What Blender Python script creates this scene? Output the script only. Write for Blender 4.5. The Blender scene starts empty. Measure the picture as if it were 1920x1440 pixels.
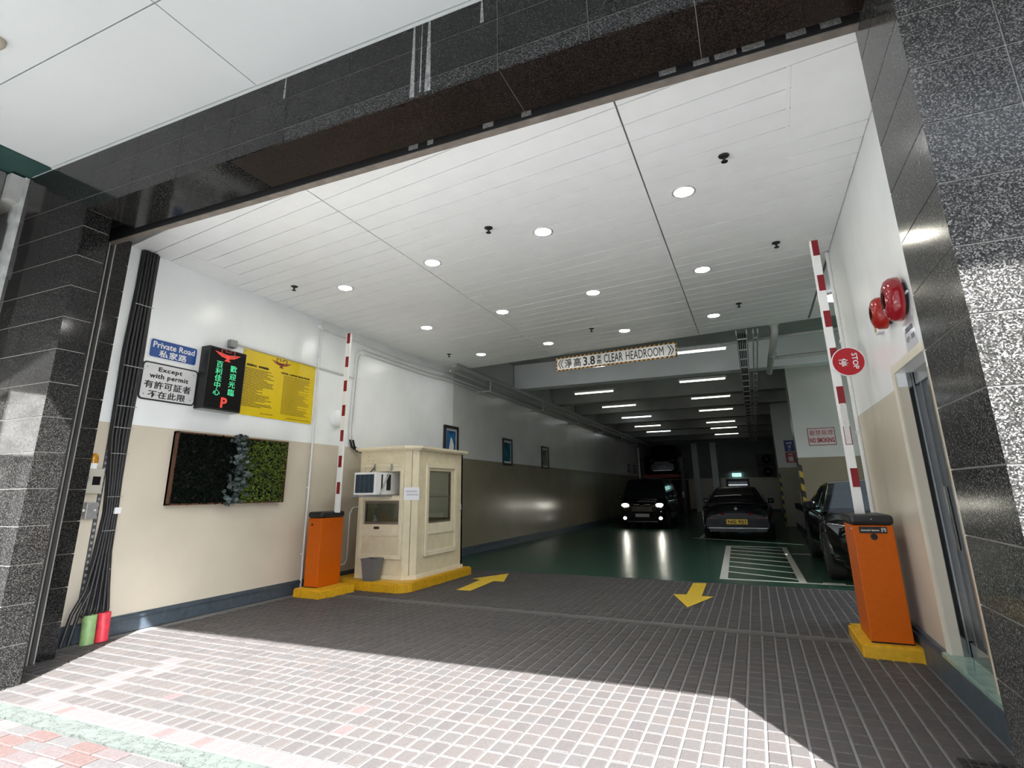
import bpy, bmesh, math, random
from mathutils import Vector, Matrix
random.seed(7)
PI = math.pi
S = bpy.context.scene
COL = S.collection

# ------------------------------------------------------------------ camera
cam_d = bpy.data.cameras.new('camera')
cam = bpy.data.objects.new('camera', cam_d)
COL.objects.link(cam)
_roll, _pitch, _yaw = -0.0127781, 0.266225, 0.404624
_f = Vector((-math.sin(_yaw) * math.cos(_pitch), math.cos(_yaw) * math.cos(_pitch), math.sin(_pitch)))
_r0 = Vector((math.cos(_yaw), math.sin(_yaw), 0))
_u0 = _r0.cross(_f)
_r = math.cos(_roll) * _r0 + math.sin(_roll) * _u0
_u = -math.sin(_roll) * _r0 + math.cos(_roll) * _u0
cam.matrix_world = Matrix(((_r.x, _u.x, -_f.x, 0), (_r.y, _u.y, -_f.y, 0), (_r.z, _u.z, -_f.z, 1.3), (0, 0, 0, 1)))
cam_d.sensor_width = 36
cam_d.lens = 36 * 1021.04 / 1920
cam_d.shift_y = -(720 - 644.1) / 1920
cam_d.clip_start = 0.05
cam_d.clip_end = 300
S.camera = cam
# ------------------------------------------------------------------ world, sun, exposure
W = bpy.data.worlds.new('sky'); S.world = W; W.use_nodes = True
_n = W.node_tree.nodes; _l = W.node_tree.links
_bg = _n['Background']
_sky = _n.new('ShaderNodeTexSky'); _sky.sky_type = 'NISHITA'; _sky.sun_disc = False
_sky.sun_elevation = math.radians(45); _sky.sun_rotation = math.radians(148); _sky.dust_density = 2.0
_mx = _n.new('ShaderNodeHueSaturation'); _mx.inputs['Saturation'].default_value = 0.45
_l.new(_sky.outputs[0], _mx.inputs['Color']); _l.new(_mx.outputs[0], _bg.inputs[0])
_bg.inputs[1].default_value = 1.35
sun_d = bpy.data.lights.new('sun', 'SUN'); sun = bpy.data.objects.new('sun', sun_d); COL.objects.link(sun)
sun_d.energy = 27.0; sun_d.angle = math.radians(0.53); sun_d.color = (1.0, 0.99, 0.985)
sun.rotation_euler = Vector((-0.523, 0.85, -1.0)).to_track_quat('-Z', 'Y').to_euler()
sun.location = (8, -13, 16)
vs = S.view_settings
vs.view_transform = 'Standard'; vs.look = 'None'; vs.gamma = 1.0; vs.use_curve_mapping = False
vs.exposure = 0.82
S.cycles.max_bounces = 10; S.cycles.diffuse_bounces = 6
S.cycles.sample_clamp_indirect = 6.0
S.cycles.use_denoising = True

# ------------------------------------------------------------------ materials
MATS = {}
def _nt(name):
    m = bpy.data.materials.new(name); m.use_nodes = True
    return m, m.node_tree, m.node_tree.nodes['Principled BSDF']
def lin(c):
    return tuple((x / 12.92 if x <= 0.04045 else ((x + 0.055) / 1.055) ** 2.4) for x in c)
def plain(name, col, rough=0.6, metal=0.0, var=0.08, scale=6.0, bump=0.0, bscale=40.0, spec=0.5, coat=0.0):
    """principled paint with a soft noise variation of its base colour and an optional fine relief"""
    if name in MATS: return MATS[name]
    m, t, b = _nt(name)
    N, L = t.nodes, t.links
    b.inputs['Roughness'].default_value = rough; b.inputs['Metallic'].default_value = metal
    b.inputs['Specular IOR Level'].default_value = spec
    b.inputs['Coat Weight'].default_value = coat
    g = N.new('ShaderNodeNewGeometry')
    if var > 0:
        n = N.new('ShaderNodeTexNoise'); n.inputs['Scale'].default_value = scale; n.inputs['Detail'].default_value = 5
        L.new(g.outputs['Position'], n.inputs['Vector'])
        r = N.new('ShaderNodeValToRGB')
        r.color_ramp.elements[0].position = 0.3; r.color_ramp.elements[1].position = 0.7
        r.color_ramp.elements[0].color = (*[c * (1 - var) for c in col], 1)
        r.color_ramp.elements[1].color = (*[min(1, c * (1 + var)) for c in col], 1)
        L.new(n.outputs['Fac'], r.inputs[0]); L.new(r.outputs[0], b.inputs['Base Color'])
    else:
        b.inputs['Base Color'].default_value = (*col, 1)
    if bump > 0:
        n2 = N.new('ShaderNodeTexNoise'); n2.inputs['Scale'].default_value = bscale; n2.inputs['Detail'].default_value = 3
        L.new(g.outputs['Position'], n2.inputs['Vector'])
        bp = N.new('ShaderNodeBump'); bp.inputs['Strength'].default_value = bump; bp.inputs['Distance'].default_value = 0.01
        L.new(n2.outputs['Fac'], bp.inputs['Height']); L.new(bp.outputs[0], b.inputs['Normal'])
    MATS[name] = m
    return m
def granite(name, dark, mid, light, rough=0.2, scale=150.0):
    m, t, b = _nt(name); N, L = t.nodes, t.links
    g = N.new('ShaderNodeNewGeometry')
    n = N.new('ShaderNodeTexVoronoi'); n.inputs['Scale'].default_value = scale
    L.new(g.outputs['Position'], n.inputs['Vector'])
    sp = N.new('ShaderNodeSeparateColor'); L.new(n.outputs['Color'], sp.inputs[0])
    r = N.new('ShaderNodeValToRGB'); cr = r.color_ramp
    cr.elements[0].position = 0.15; cr.elements[0].color = (*dark, 1)
    cr.elements[1].position = 1.0; cr.elements[1].color = (*light, 1)
    e = cr.elements.new(0.62); e.color = (*mid, 1)
    L.new(sp.outputs[0], r.inputs[0])
    n2 = N.new('ShaderNodeTexNoise'); n2.inputs['Scale'].default_value = 2.2; n2.inputs['Detail'].default_value = 6
    L.new(g.outputs['Position'], n2.inputs['Vector'])
    mx = N.new('ShaderNodeMixRGB'); mx.blend_type = 'MULTIPLY'; mx.inputs[0].default_value = 0.5
    r2 = N.new('ShaderNodeValToRGB'); r2.color_ramp.elements[0].color = (.55, .55, .55, 1); r2.color_ramp.elements[0].position = .35; r2.color_ramp.elements[1].position = .65
    L.new(n2.outputs['Fac'], r2.inputs[0])
    L.new(r.outputs[0], mx.inputs[1]); L.new(r2.outputs[0], mx.inputs[2]); L.new(mx.outputs[0], b.inputs['Base Color'])
    b.inputs['Roughness'].default_value = rough; b.inputs['Specular IOR Level'].default_value = .27
    MATS[name] = m
    return m
def emit(name, col, strength, base=(0.02, 0.02, 0.02)):
    m, t, b = _nt(name)
    b.inputs['Base Color'].default_value = (*base, 1)
    b.inputs['Emission Color'].default_value = (*col, 1); b.inputs['Emission Strength'].default_value = strength
    MATS[name] = m
    return m
def glass(name, tint=(0.75, 0.8, 0.78), rough=0.02, alpha=0.35):
    """thin window glass: a see-through pane that still mirrors at glancing angles"""
    m, t, b = _nt(name); N, L = t.nodes, t.links
    tr = N.new('ShaderNodeBsdfTransparent'); tr.inputs[0].default_value = (*tint, 1)
    gl = N.new('ShaderNodeBsdfGlossy'); gl.inputs['Roughness'].default_value = rough
    fr = N.new('ShaderNodeFresnel'); fr.inputs['IOR'].default_value = 1.5
    mixn = N.new('ShaderNodeMixShader')
    ge = N.new('ShaderNodeNewGeometry'); iv = N.new('ShaderNodeMath'); iv.operation = 'SUBTRACT'; iv.inputs[0].default_value = 1.0
    L.new(ge.outputs['Backfacing'], iv.inputs[1]); mu = N.new('ShaderNodeMath'); mu.operation = 'MULTIPLY'
    L.new(fr.outputs[0], mu.inputs[0]); L.new(iv.outputs[0], mu.inputs[1]); L.new(mu.outputs[0], mixn.inputs[0]); L.new(tr.outputs[0], mixn.inputs[1]); L.new(gl.outputs[0], mixn.inputs[2])
    L.new(mixn.outputs[0], N['Material Output'].inputs['Surface'])
    MATS[name] = m
    return m

# ------------------------------------------------------------------ mesh builder
class MB:
    def __init__(s): s.v = []; s.f = []; s.mi = []; s.sm = []
    def add(s, vs, fs, mi=0, sm=False):
        o = len(s.v); s.v += [tuple(v) for v in vs]
        for f in fs: s.f.append([o + i for i in f]); s.mi.append(mi); s.sm.append(sm)
        return s
    def box(s, x0, y0, z0, x1, y1, z1, mi=0, bev=0.0):
        if x0 > x1: x0, x1 = x1, x0
        if y0 > y1: y0, y1 = y1, y0
        if z0 > z1: z0, z1 = z1, z0
        if bev > 0:
            bm = bmesh.new()
            M = Matrix.Translation(((x0 + x1) / 2, (y0 + y1) / 2, (z0 + z1) / 2)) @ Matrix.Diagonal((x1 - x0, y1 - y0, z1 - z0, 1))
            bmesh.ops.create_cube(bm, size=1, matrix=M)
            bmesh.ops.bevel(bm, geom=list(bm.edges), offset=min(bev, (x1 - x0) * .45, (y1 - y0) * .45, (z1 - z0) * .45), segments=2, affect='EDGES', profile=0.5)
            bm.verts.index_update()
            s.add([v.co[:] for v in bm.verts], [[v.index for v in f.verts] for f in bm.faces], mi); bm.free()
            return s
        P = [(x0, y0, z0), (x1, y0, z0), (x1, y1, z0), (x0, y1, z0), (x0, y0, z1), (x1, y0, z1), (x1, y1, z1), (x0, y1, z1)]
        return s.add(P, [(0, 3, 2, 1), (4, 5, 6, 7), (0, 1, 5, 4), (1, 2, 6, 5), (2, 3, 7, 6), (3, 0, 4, 7)], mi)
    def prism(s, poly, d, mi=0):
        """poly: 3-D loop; extruded by the vector d"""
        n = len(poly); d = Vector(d); A = [Vector(p) for p in poly]; B = [p + d for p in A]
        return s.add(A + B, [list(range(n))[::-1], [n + i for i in range(n)]] + [[i, (i + 1) % n, n + (i + 1) % n, n + i] for i in range(n)], mi)
    def ring(s, p, a, b, r, n): return [Vector(p) + a * (r * math.cos(2 * PI * i / n)) + b * (r * math.sin(2 * PI * i / n)) for i in range(n)]
    def lathe(s, p, axis, prof, n=20, mi=0, cap=True):
        """prof: (distance along axis, radius) pairs"""
        ax = Vector(axis).normalized(); a = ax.orthogonal().normalized(); b = ax.cross(a)
        V = []; F = []
        for h, r in prof: V += s.ring(Vector(p) + ax * h, a, b, r, n)
        for k in range(len(prof) - 1):
            for i in range(n):
                j = (i + 1) % n
                F.append([k * n + i, k * n + j, (k + 1) * n + j, (k + 1) * n + i])
        s.add(V, F, mi, True)
        if cap:
            m = len(prof) - 1
            s.add(V[:n], [list(range(n))[::-1]], mi); s.add(V[m * n:], [list(range(n))], mi)
        return s
    def cyl(s, p0, p1, r, n=12, mi=0):
        d = Vector(p1) - Vector(p0)
        return s.lathe(p0, d, [(0, r), (d.length, r)], n, mi)
    def tube(s, pts, r, n=8, mi=0):
        P = [Vector(p) for p in pts]; V = []; F = []
        a = None
        for k, p in enumerate(P):
            d = (P[min(k + 1, len(P) - 1)] - P[max(k - 1, 0)]).normalized()
            a = d.orthogonal().normalized() if a is None else (a - d * a.dot(d)).normalized()
            V += s.ring(p, a, d.cross(a), r, n)
        for k in range(len(P) - 1):
            for i in range(n):
                j = (i + 1) % n
                F.append([k * n + i, k * n + j, (k + 1) * n + j, (k + 1) * n + i])
        s.add(V, F, mi, True)
        s.add(V[:n], [list(range(n))[::-1]], mi); s.add(V[-n:], [list(range(n))], mi)
        return s
    def xf(s, M):
        s.v = [tuple(M @ Vector(v)) for v in s.v]; return s
    def build(s, name, mats, parent=None, local=False, kind=None, mesh_only=False):
        me = bpy.data.meshes.new(name)
        v = s.v
        if parent is not None and not local:
            inv = WM[parent.name].inverted(); v = [tuple(inv @ Vector(p)) for p in v]
        me.from_pydata(v, [], s.f)
        if not isinstance(mats, (list, tuple)): mats = [mats]
        for m in mats: me.materials.append(m)
        me.polygons.foreach_set('material_index', s.mi); me.polygons.foreach_set('use_smooth', s.sm)
        bm = bmesh.new(); bm.from_mesh(me); bmesh.ops.recalc_face_normals(bm, faces=bm.faces); bm.to_mesh(me); bm.free()
        me.update()
        if mesh_only: return me
        return link(name, me, parent, kind)
WM = {}
def link(name, me, parent=None, kind=None):
    o = bpy.data.objects.new(name, me); COL.objects.link(o)
    if parent is not None:
        o.parent = parent; WM[o.name] = WM[parent.name]
    else:
        WM[o.name] = Matrix.Identity(4)
    if kind: o['kind'] = kind
    return o
def tag(o, label, cat, group=None):
    o['label'] = label; o['category'] = cat
    if group: o['group'] = group
    return o
def thing(name, label, cat, loc=(0, 0, 0), rotz=0.0, group=None):
    o = bpy.data.objects.new(name, None); COL.objects.link(o); o.empty_display_size = .1
    o.location = loc; o.rotation_euler = (0, 0, rotz)
    WM[o.name] = Matrix.Translation(loc) @ Matrix.Rotation(rotz, 4, 'Z')
    return tag(o, label, cat, group)
def dup(root, loc, rotz=0.0, label=None):
    r = root.copy(); COL.objects.link(r); r.location = loc; r.rotation_euler = (0, 0, rotz)
    WM[r.name] = Matrix.Translation(loc) @ Matrix.Rotation(rotz, 4, 'Z')
    if label: r['label'] = label
    def rec(a, b):
        for c in list(a.children):
            d = c.copy(); COL.objects.link(d); d.parent = b; WM[d.name] = WM[b.name]; rec(c, d)
    rec(root, r)
    return r
DG = None
def text_mesh(body, bold=0.0, spacing=1.0, lines=1.0, depth=0.02):
    c = bpy.data.curves.new('lettering', 'FONT'); c.body = body; c.align_x = 'CENTER'
    c.offset = bold; c.resolution_u = 2; c.space_character = spacing; c.space_line = lines; c.extrude = depth / 2
    o = bpy.data.objects.new('lettering', c); COL.objects.link(o)
    dg = bpy.context.evaluated_depsgraph_get(); dg.update()
    me = bpy.data.meshes.new_from_object(o.evaluated_get(dg))
    bpy.data.objects.remove(o); bpy.data.curves.remove(c)
    return me
def text(body, org, xd, yd, w, h, m, parent, name='lettering', bold=0.0, spacing=1.0, lines=1.0, keep=False, thick=0.004):
    """letters fitted into the rectangle w x h centred at org, in the plane of xd (reading direction) and yd (up)"""
    me = text_mesh(body, bold, spacing, lines)
    xs = [v.co.x for v in me.vertices]; ys = [v.co.y for v in me.vertices]
    cx, cy, sx, sy = (min(xs) + max(xs)) / 2, (min(ys) + max(ys)) / 2, max(xs) - min(xs), max(ys) - min(ys)
    kx, ky = w / sx, h / sy
    if keep: kx = ky = min(kx, ky)
    xd = Vector(xd).normalized(); yd = Vector(yd).normalized(); zd = xd.cross(yd); org = Vector(org)
    inv = WM[parent.name].inverted() if parent is not None else Matrix.Identity(4)
    for v in me.vertices:
        p = org + xd * ((v.co.x - cx) * kx) + yd * ((v.co.y - cy) * ky) + zd * (v.co.z / 0.01 * thick / 2)
        v.co = inv @ p
    me.materials.clear(); me.materials.append(m); me.name = name
    return link(name, me, parent)
# ================================================================== materials used all over
M_gran = granite('granite_grey', (.004, .004, .004), (.013, .0125, .012), (.05, .05, .048), rough=0.10, scale=190)
M_gran_r = granite('granite_flecked', (.011, .011, .0105), (.034, .0335, .032), (.15, .147, .142), rough=0.15, scale=210)
M_brown = granite('granite_brown', (.003, .0025, .002), (.011, .008, .007), (.045, .033, .029), rough=0.30, scale=190)
M_grout = plain('pale_grout', (.22, .215, .20), .9)
M_white = plain('white_wall_paint', (.84, .87, .865), .26, var=.05, scale=1.5, bump=.12, bscale=9)
M_cream = plain('cream_wall_paint', (.60, .545, .44), .26, var=.06, scale=1.5, bump=.12, bscale=9)
M_base = plain('blue_grey_skirting', (.056, .073, .090), .45, var=.25, scale=14)
M_panel = plain('white_ceiling_panel', (.85, .87, .865), .38, var=.02)
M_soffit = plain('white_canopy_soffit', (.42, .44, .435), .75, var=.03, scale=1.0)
M_teal = plain('dark_teal_paint', (.012, .045, .038), .6)
M_green = plain('green_epoxy', (.022, .062, .043), .26, var=.10, scale=2.0, bump=.30, bscale=4, spec=.16)
M_line = plain('white_road_paint', (.50, .50, .46), .5, var=.12, scale=18)
M_yel = plain('yellow_kerb_paint', (.60, .335, .008), .45, var=.14, scale=20, bump=.2)
M_yelroad = plain('yellow_arrow_paint', (.62, .42, .03), .45, var=.15, scale=25)
M_conc = plain('bare_concrete', (.30, .30, .285), .85, var=.18, scale=3, bump=.3, bscale=25)
M_dconc = plain('garage_concrete', (.30, .31, .29), .8, var=.10, scale=2)
M_steel = plain('stainless_steel', (.62, .63, .63), .12, 1.0, var=.03)
M_galv = plain('galvanised_steel', (.38, .39, .39), .45, .8, var=.12, scale=30)
M_dark = plain('black_parts_and_gap_shade', (.008, .008, .008), .7, var=0)  # black for dark parts and for shade painted into gaps
M_black = plain('black_plastic', (.012, .012, .013), .42, var=0)
M_blk_g = plain('black_gloss', (.006, .006, .007), .12, var=0)
M_pipe = plain('white_pipe_paint', (.72, .73, .71), .4, var=.05)
M_dpipe = plain('grey_pipe_paint', (.42, .43, .41), .45, var=.08)
M_beige = plain('beige_steel_angle', (.20, .175, .15), .5, .2, var=.2, scale=12)
M_orange = plain('orange_cabinet_paint', (.52, .098, .001), .42, var=.05, scale=30, spec=.25)
M_red = plain('red_paint', (.42, .012, .02), .3, var=.05)
M_red2 = plain('dark_red_reflector', (.22, .006, .012), .35, var=.04)
M_armw = plain('white_arm_paint', (.80, .80, .78), .35, var=.03)
M_signw = plain('white_sign_sheet', (.78, .79, .80), .4, var=.02)
M_signb = plain('blue_sign_sheet', (.012, .07, .28), .25, var=.03)
M_signy = plain('yellow_board', (.72, .53, .004), .3, var=.03)
M_ink = plain('black_ink', (.012, .012, .012), .6, var=0)
M_redink = plain('red_ink', (.35, .012, .015), .6, var=0)
M_paper = plain('white_paper', (.78, .79, .82), .7, var=.02)
M_wood = plain('brown_wood_frame', (.085, .03, .014), .5, var=.2, scale=20)

# ================================================================== setting
def structure(name, mb, mats, kind='structure'):
    return mb.build(name, mats, None, kind=kind)

# ---- paved floor -------------------------------------------------------
fl = MB().box(-6.0, 2.30, -0.20, 1.10, 9.25, -0.006)
floor = structure('floor', fl, plain('sandy_grout', (.135, .134, .132), .9, var=.10, scale=9))
PV = [plain('paver_' + n, c, .62, var=.14, scale=70, bump=.25, bscale=120) for n, c in
      (('taupe', (.046, .0415, .040)), ('grey', (.044, .0415, .041)), ('warm', (.048, .0425, .0405)), ('dusk', (.041, .0375, .037)))]
PV_pink = [plain('paver_pink', (.070, .060, .060), .65, var=.12, scale=60), plain('paver_rose', (.062, .047, .046), .65, var=.15, scale=60)]
PX, PY = 0.1034, 0.1368
def warp_y(x, y): return y - 0.05 * (x + 2.0) * min(1, max(0, (y - 2.6) / 3.5))
cells = []
_fx = math.radians(0)
camM = cam.matrix_world.inverted()
def pix(p):
    q = camM @ Vector(p)
    if q.z > -0.1: return None
    return (960 + 1021.04 * q.x / -q.z, 644.1 - 1021.04 * q.y / -q.z, -q.z)
ky = 0
y = 2.425
while y < 9.4:
    for kx in range(-52, 17):
        x = -0.62 + PX * kx
        if x - PX / 2 < -5.93 or x + PX > 1.07: continue
        yy = warp_y(x + PX / 2, y + PY / 2) - PY / 2
        if yy + PY > 8.94 - 0.049 * (x + .05) - .01: continue
        if 6.02 < warp_y(x, y) + .05 * (x + 2) - .09 < 6.02 + PY * .99: continue     # the cement band
        cells.append((x + PX / 2, yy + PY / 2, kx, ky))
    y += PY; ky += 1
def paver_mb(cx, cy, cz, wx, wy, mb, mi=0):
    a, b, c = wx / 2, wy / 2, 0.006
    P = [(cx - a, cy - b, cz - .02), (cx + a, cy - b, cz - .02), (cx + a, cy + b, cz - .02), (cx - a, cy + b, cz - .02),
         (cx - a, cy - b, cz - c * .7), (cx + a, cy - b, cz - c * .7), (cx + a, cy + b, cz - c * .7), (cx - a, cy + b, cz - c * .7),
         (cx - a + c, cy - b + c, cz), (cx + a - c, cy - b + c, cz), (cx + a - c, cy + b - c, cz), (cx - a + c, cy + b - c, cz)]
    F = [(8, 9, 10, 11)]
    for o in (0, 4):
        for i in range(4):
            j = (i + 1) % 4
            F.append((o + i, o + j, o + 4 + j, o + 4 + i))
    mb.add(P, F, mi)
def paver_kind(cx, cy, kx, ky):
    if ky == 0 and cx > -4.6: return 4 if random.random() < .8 else 5
    if -4.62 < cx < -4.30 and cy < 3.5: return 4 if (kx + ky) % 3 else 0
    r = random.random()
    if r < .03: return 5 if cy < 3.2 else 2
    return int(r * 1000) % 4
scored = []
for c in cells:
    p = pix((c[0], c[1], 0))
    a = 0
    if p and -10 < p[0] < 1930 and p[1] < 1450: a = 1.0 / p[2] ** 3 * (1.3)
    scored.append((a, c))
scored.sort(key=lambda t: -t[0])
PALL = PV + PV_pink
pm = []
for k, m in enumerate(PALL):
    b = MB(); paver_mb(0, 0, 0, PX - .014, PY - .011, b); pm.append(b.build('paver', m, mesh_only=True))
rest = MB()
for i, (a, (cx, cy, kx, ky)) in enumerate(scored):
    k = paver_kind(cx, cy, kx, ky)
    dz = random.uniform(-.0015, .0015)
    if i < 300 and a > 0:
        o = link('paver', pm[k], floor); o.location = (cx, cy, dz)
    else:
        paver_mb(cx, cy, dz, PX - .014, PY - .011, rest, k)
rest.build('paving', PALL, floor, kind='stuff')
band = MB()
n = 24
for i in range(n):
    x0, x1 = -5.93 + 7.0 * i / n, -5.93 + 7.0 * (i + 1) / n
    f = lambda x: 6.09 - .05 * (x + 2)
    band.prism([(x0, f(x0), -.01), (x1, f(x1), -.01), (x1, f(x1) + .12, -.01), (x0, f(x0) + .12, -.01)], (0, 0, .0095))
band.build('cement_band', plain('cement_band', (.085, .08, .077), .85), floor)
# painted arrows on the paving
def flat(poly, z=.003, d=.002):
    return MB().prism([(p[0], p[1], z) for p in poly], (0, 0, d))
flat([(-3.96, 7.18), (-3.74, 7.18), (-3.80, 8.05), (-3.63, 8.05), (-3.90, 8.85), (-4.22, 8.15), (-4.05, 8.10)]).build('painted_arrow', M_yelroad, floor)
flat([(-.98, 8.80), (-.80, 8.84), (-.78, 7.80), (-.64, 7.80), (-.87, 7.03), (-1.13, 7.82), (-.97, 7.85)]).build('painted_arrow', M_yelroad, floor)
# drain grating near the frame's corner
dg_ = MB()
dg_.box(.76, 3.30, -.004, 1.06, 3.76, .002, 0)
dgo = structure('drain_cover', dg_, M_dark, kind='thing'); tag(dgo, 'dark metal drain grating set into the paving by the pillar foot', 'drain cover')
gb = MB()
for i in range(7): gb.box(.79 + .04 * i, 3.32, .002, .80 + .04 * i, 3.74, .009)
for i in range(9): gb.box(.78, 3.34 + .047 * i, .002, 1.04, 3.35 + .047 * i, .008)
gb.build('grating', plain('dark_grating', (.05, .05, .05), .5, .6), dgo)

# ---- kerb strip and street -------------------------------------------------
def kerb_mat():
    m, t, b = _nt('cracked_green_kerb'); N, L = t.nodes, t.links
    g = N.new('ShaderNodeNewGeometry'); v = N.new('ShaderNodeTexVoronoi'); v.feature = 'DISTANCE_TO_EDGE'; v.inputs['Scale'].default_value = 11
    n = N.new('ShaderNodeTexNoise'); n.inputs['Scale'].default_value = 14; n.inputs['Detail'].default_value = 6
    L.new(g.outputs['Position'], n.inputs['Vector'])
    ad = N.new('ShaderNodeMixRGB'); ad.inputs[0].default_value = .25; L.new(g.outputs['Position'], ad.inputs[1]); L.new(n.outputs['Color'], ad.inputs[2])
    L.new(ad.outputs[0], v.inputs['Vector'])
    r = N.new('ShaderNodeValToRGB'); r.color_ramp.elements[0].position = 0.0; r.color_ramp.elements[0].color = (.012, .014, .013, 1)
    r.color_ramp.elements[1].position = .05; r.color_ramp.elements[1].color = (.060, .074, .066, 1)
    L.new(v.outputs['Distance'], r.inputs[0])
    m2 = N.new('ShaderNodeMixRGB'); m2.blend_type = 'MULTIPLY'; m2.inputs[0].default_value = .6; L.new(r.outputs[0], m2.inputs[1]); L.new(n.outputs['Fac'], m2.inputs[2])
    L.new(m2.outputs[0], b.inputs['Base Color']); b.inputs['Roughness'].default_value = .9
    bp = N.new('ShaderNodeBump'); bp.inputs['Strength'].default_value = .5; bp.inputs['Distance'].default_value = .02
    L.new(r.outputs[0], bp.inputs['Height']); L.new(bp.outputs[0], b.inputs['Normal'])
    return m
kb = MB()
for i in range(40):
    x0 = -6.6 + i * .2
    a = 2.275 + random.uniform(-.012, .012)
    kb.prism([(x0, a, -.1), (x0 + .2, a, -.1), (x0 + .2, 2.412, -.1), (x0, 2.412, -.1)], (0, 0, .103))
structure('kerb_strip', kb, kerb_mat())
st = MB().box(-30, -9.0, -.25, 30, 2.28, -.012)
street = structure('street_pavement', st, plain('street_concrete', (.30, .295, .285), .85, var=.12, scale=1.2))
BR = [plain('brick_' + n, c, .8, var=.18, scale=45, bump=.3, bscale=90) for n, c in (('grey', (.044, .042, .0415)), ('red', (.050, .030, .027)), ('mauve', (.050, .039, .0385)), ('pale', (.058, .055, .053)))]
bm_ = []
for m in BR:
    b = MB(); paver_mb(0, 0, 0, .192, .093, b); bm_.append(b.build('brick', m, mesh_only=True))
for r in range(6):
    for c in range(18):
        o = link('brick', bm_[random.choice((0, 0, 1, 2, 2, 3))], street)
        o.location = (-5.5 + c * .203 + (r % 2) * .1, 2.215 - r * .103, random.uniform(-.002, .003))

# ---- garage floor with its painted bay lines -----------------------------------
gf = MB().prism([(-6.0, 8.94 + .049 * 6.0, -.2), (1.1, 8.94 - .049 * 1.1, -.2), (8, 8.94 - .049 * 1.1, -.2), (8, 37.3, -.2), (-6.0, 37.3, -.2)], (0, 0, .2))
gfloor = structure('garage_floor', gf, M_green)
def pl(*poly): flat(poly, .001, .002).build('painted_line', M_line, gfloor)
pl((-.655, 9.44), (-.54, 9.44), (-.69, 14.6), (-.80, 14.6)); pl((.42, 9.36), (.52, 9.34), (.49, 14.5), (.39, 14.55))
pl((-.655, 9.44), (-.655, 9.34), (1.7, 9.20), (1.7, 9.26)); pl((-.80, 14.60), (-.80, 14.70), (.49, 14.60), (.49, 14.50))
for k in range(7):
    y0 = 9.60 + .70 * k
    pl((-.58 - .021 * k, y0 + .55), (-.58 - .021 * k, y0 + .63), (.42, y0 + .08), (.42, y0))
pl((-1.75, 16.9), (-1.75, 16.75), (.9, 15.36), (.9, 15.45)); pl((-1.6, 17.0), (-1.5, 17.0), (-1.5, 22.0), (-1.6, 22.0)); pl((.52, 13.2), (.9, 13.2), (.9, 13.28), (.52, 13.28))
pl((.72, 9.36), (1.0, 9.34), (1.0, 9.42), (.72, 9.44))

# ---- walls --------------------------------------------------------------------
CREAM_Z = 2.035
wl = MB()
prof = [(-5.95, 3.16), (-5.95, 9.2), (-5.94, 9.6), (-5.90, 10.0), (-5.88, 10.4), (-5.88, 37.0)]
for (xa, ya), (xb, yb) in zip(prof, prof[1:]):
    for z0, z1, mi in ((0, CREAM_Z, 1), (CREAM_Z, 4.75, 0)):
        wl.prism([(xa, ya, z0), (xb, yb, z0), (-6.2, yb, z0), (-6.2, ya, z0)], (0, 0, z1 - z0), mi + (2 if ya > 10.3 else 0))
M_white_shade = plain('deep_shade_white', (.60, .615, .59), .24, var=.06, scale=1.5, bump=.2, bscale=7); M_cream_shade = plain('deep_shade_cream', (.23, .205, .14), .24, var=.07, scale=1.5, bump=.2, bscale=7)  # darker copies of the wall paints, deep-garage shade put into their colour
structure('wall_left', wl, [M_white, M_cream, M_white_shade, M_cream_shade])
bl = MB()
for (xa, ya), (xb, yb) in zip(prof, prof[1:]):
    for z0, z1, d in ((0, .125, .028), (.125, .15, .038), (.15, .165, .02)):
        bl.prism([(xa, ya, z0), (xb, yb, z0), (xb + d, yb, z0), (xa + d, ya, z0)], (0, 0, z1 - z0))
structure('baseboard_left', bl, M_base)
# right wall with the door opening y 4.16..4.95
wr = MB()
DY0, DY1, DZ0, DZ1 = 4.16, 4.93, .20, 2.14
for z0, z1, mi in ((0, CREAM_Z, 1), (CREAM_Z, 4.0, 0)):
    wr.box(1.09, 2.66, z0, 1.45, DY0, z1, mi); wr.box(1.09, DY1, z0, 1.45, 6.78, z1, mi)
wr.box(1.09, DY0, DZ1, 1.45, DY1, 4.0, 0); wr.box(1.09, DY0, 0, 1.45, DY1, DZ0 - .03, 1)
wr.box(1.12, 6.781, 0, 8, 6.9, 4.75, 1)
structure('wall_right', wr, [M_white, M_cream])
br = MB()
for z0, z1, d in ((0, .17, .05), (.17, .20, .03)): br.box(1.09 - d, 3.035, z0, 1.09, 6.79, z1)
structure('baseboard_right', br, M_base)
wb = MB()
for z0, z1, mi in ((0, 1.98, 1), (1.98, 4.75, 0)): wb.box(-6.2, 37.0, z0, 8.2, 37.3, z1, mi)
structure('wall_back', wb, [M_dconc, M_cream])
structure('wall_side', MB().box(8.0, 6.9, 0, 8.2, 37.3, 4.75), M_dconc)
structure('baseboard_back', MB().box(-5.88, 36.95, 0, 8.0, 37.0, .15), M_base)

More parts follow.
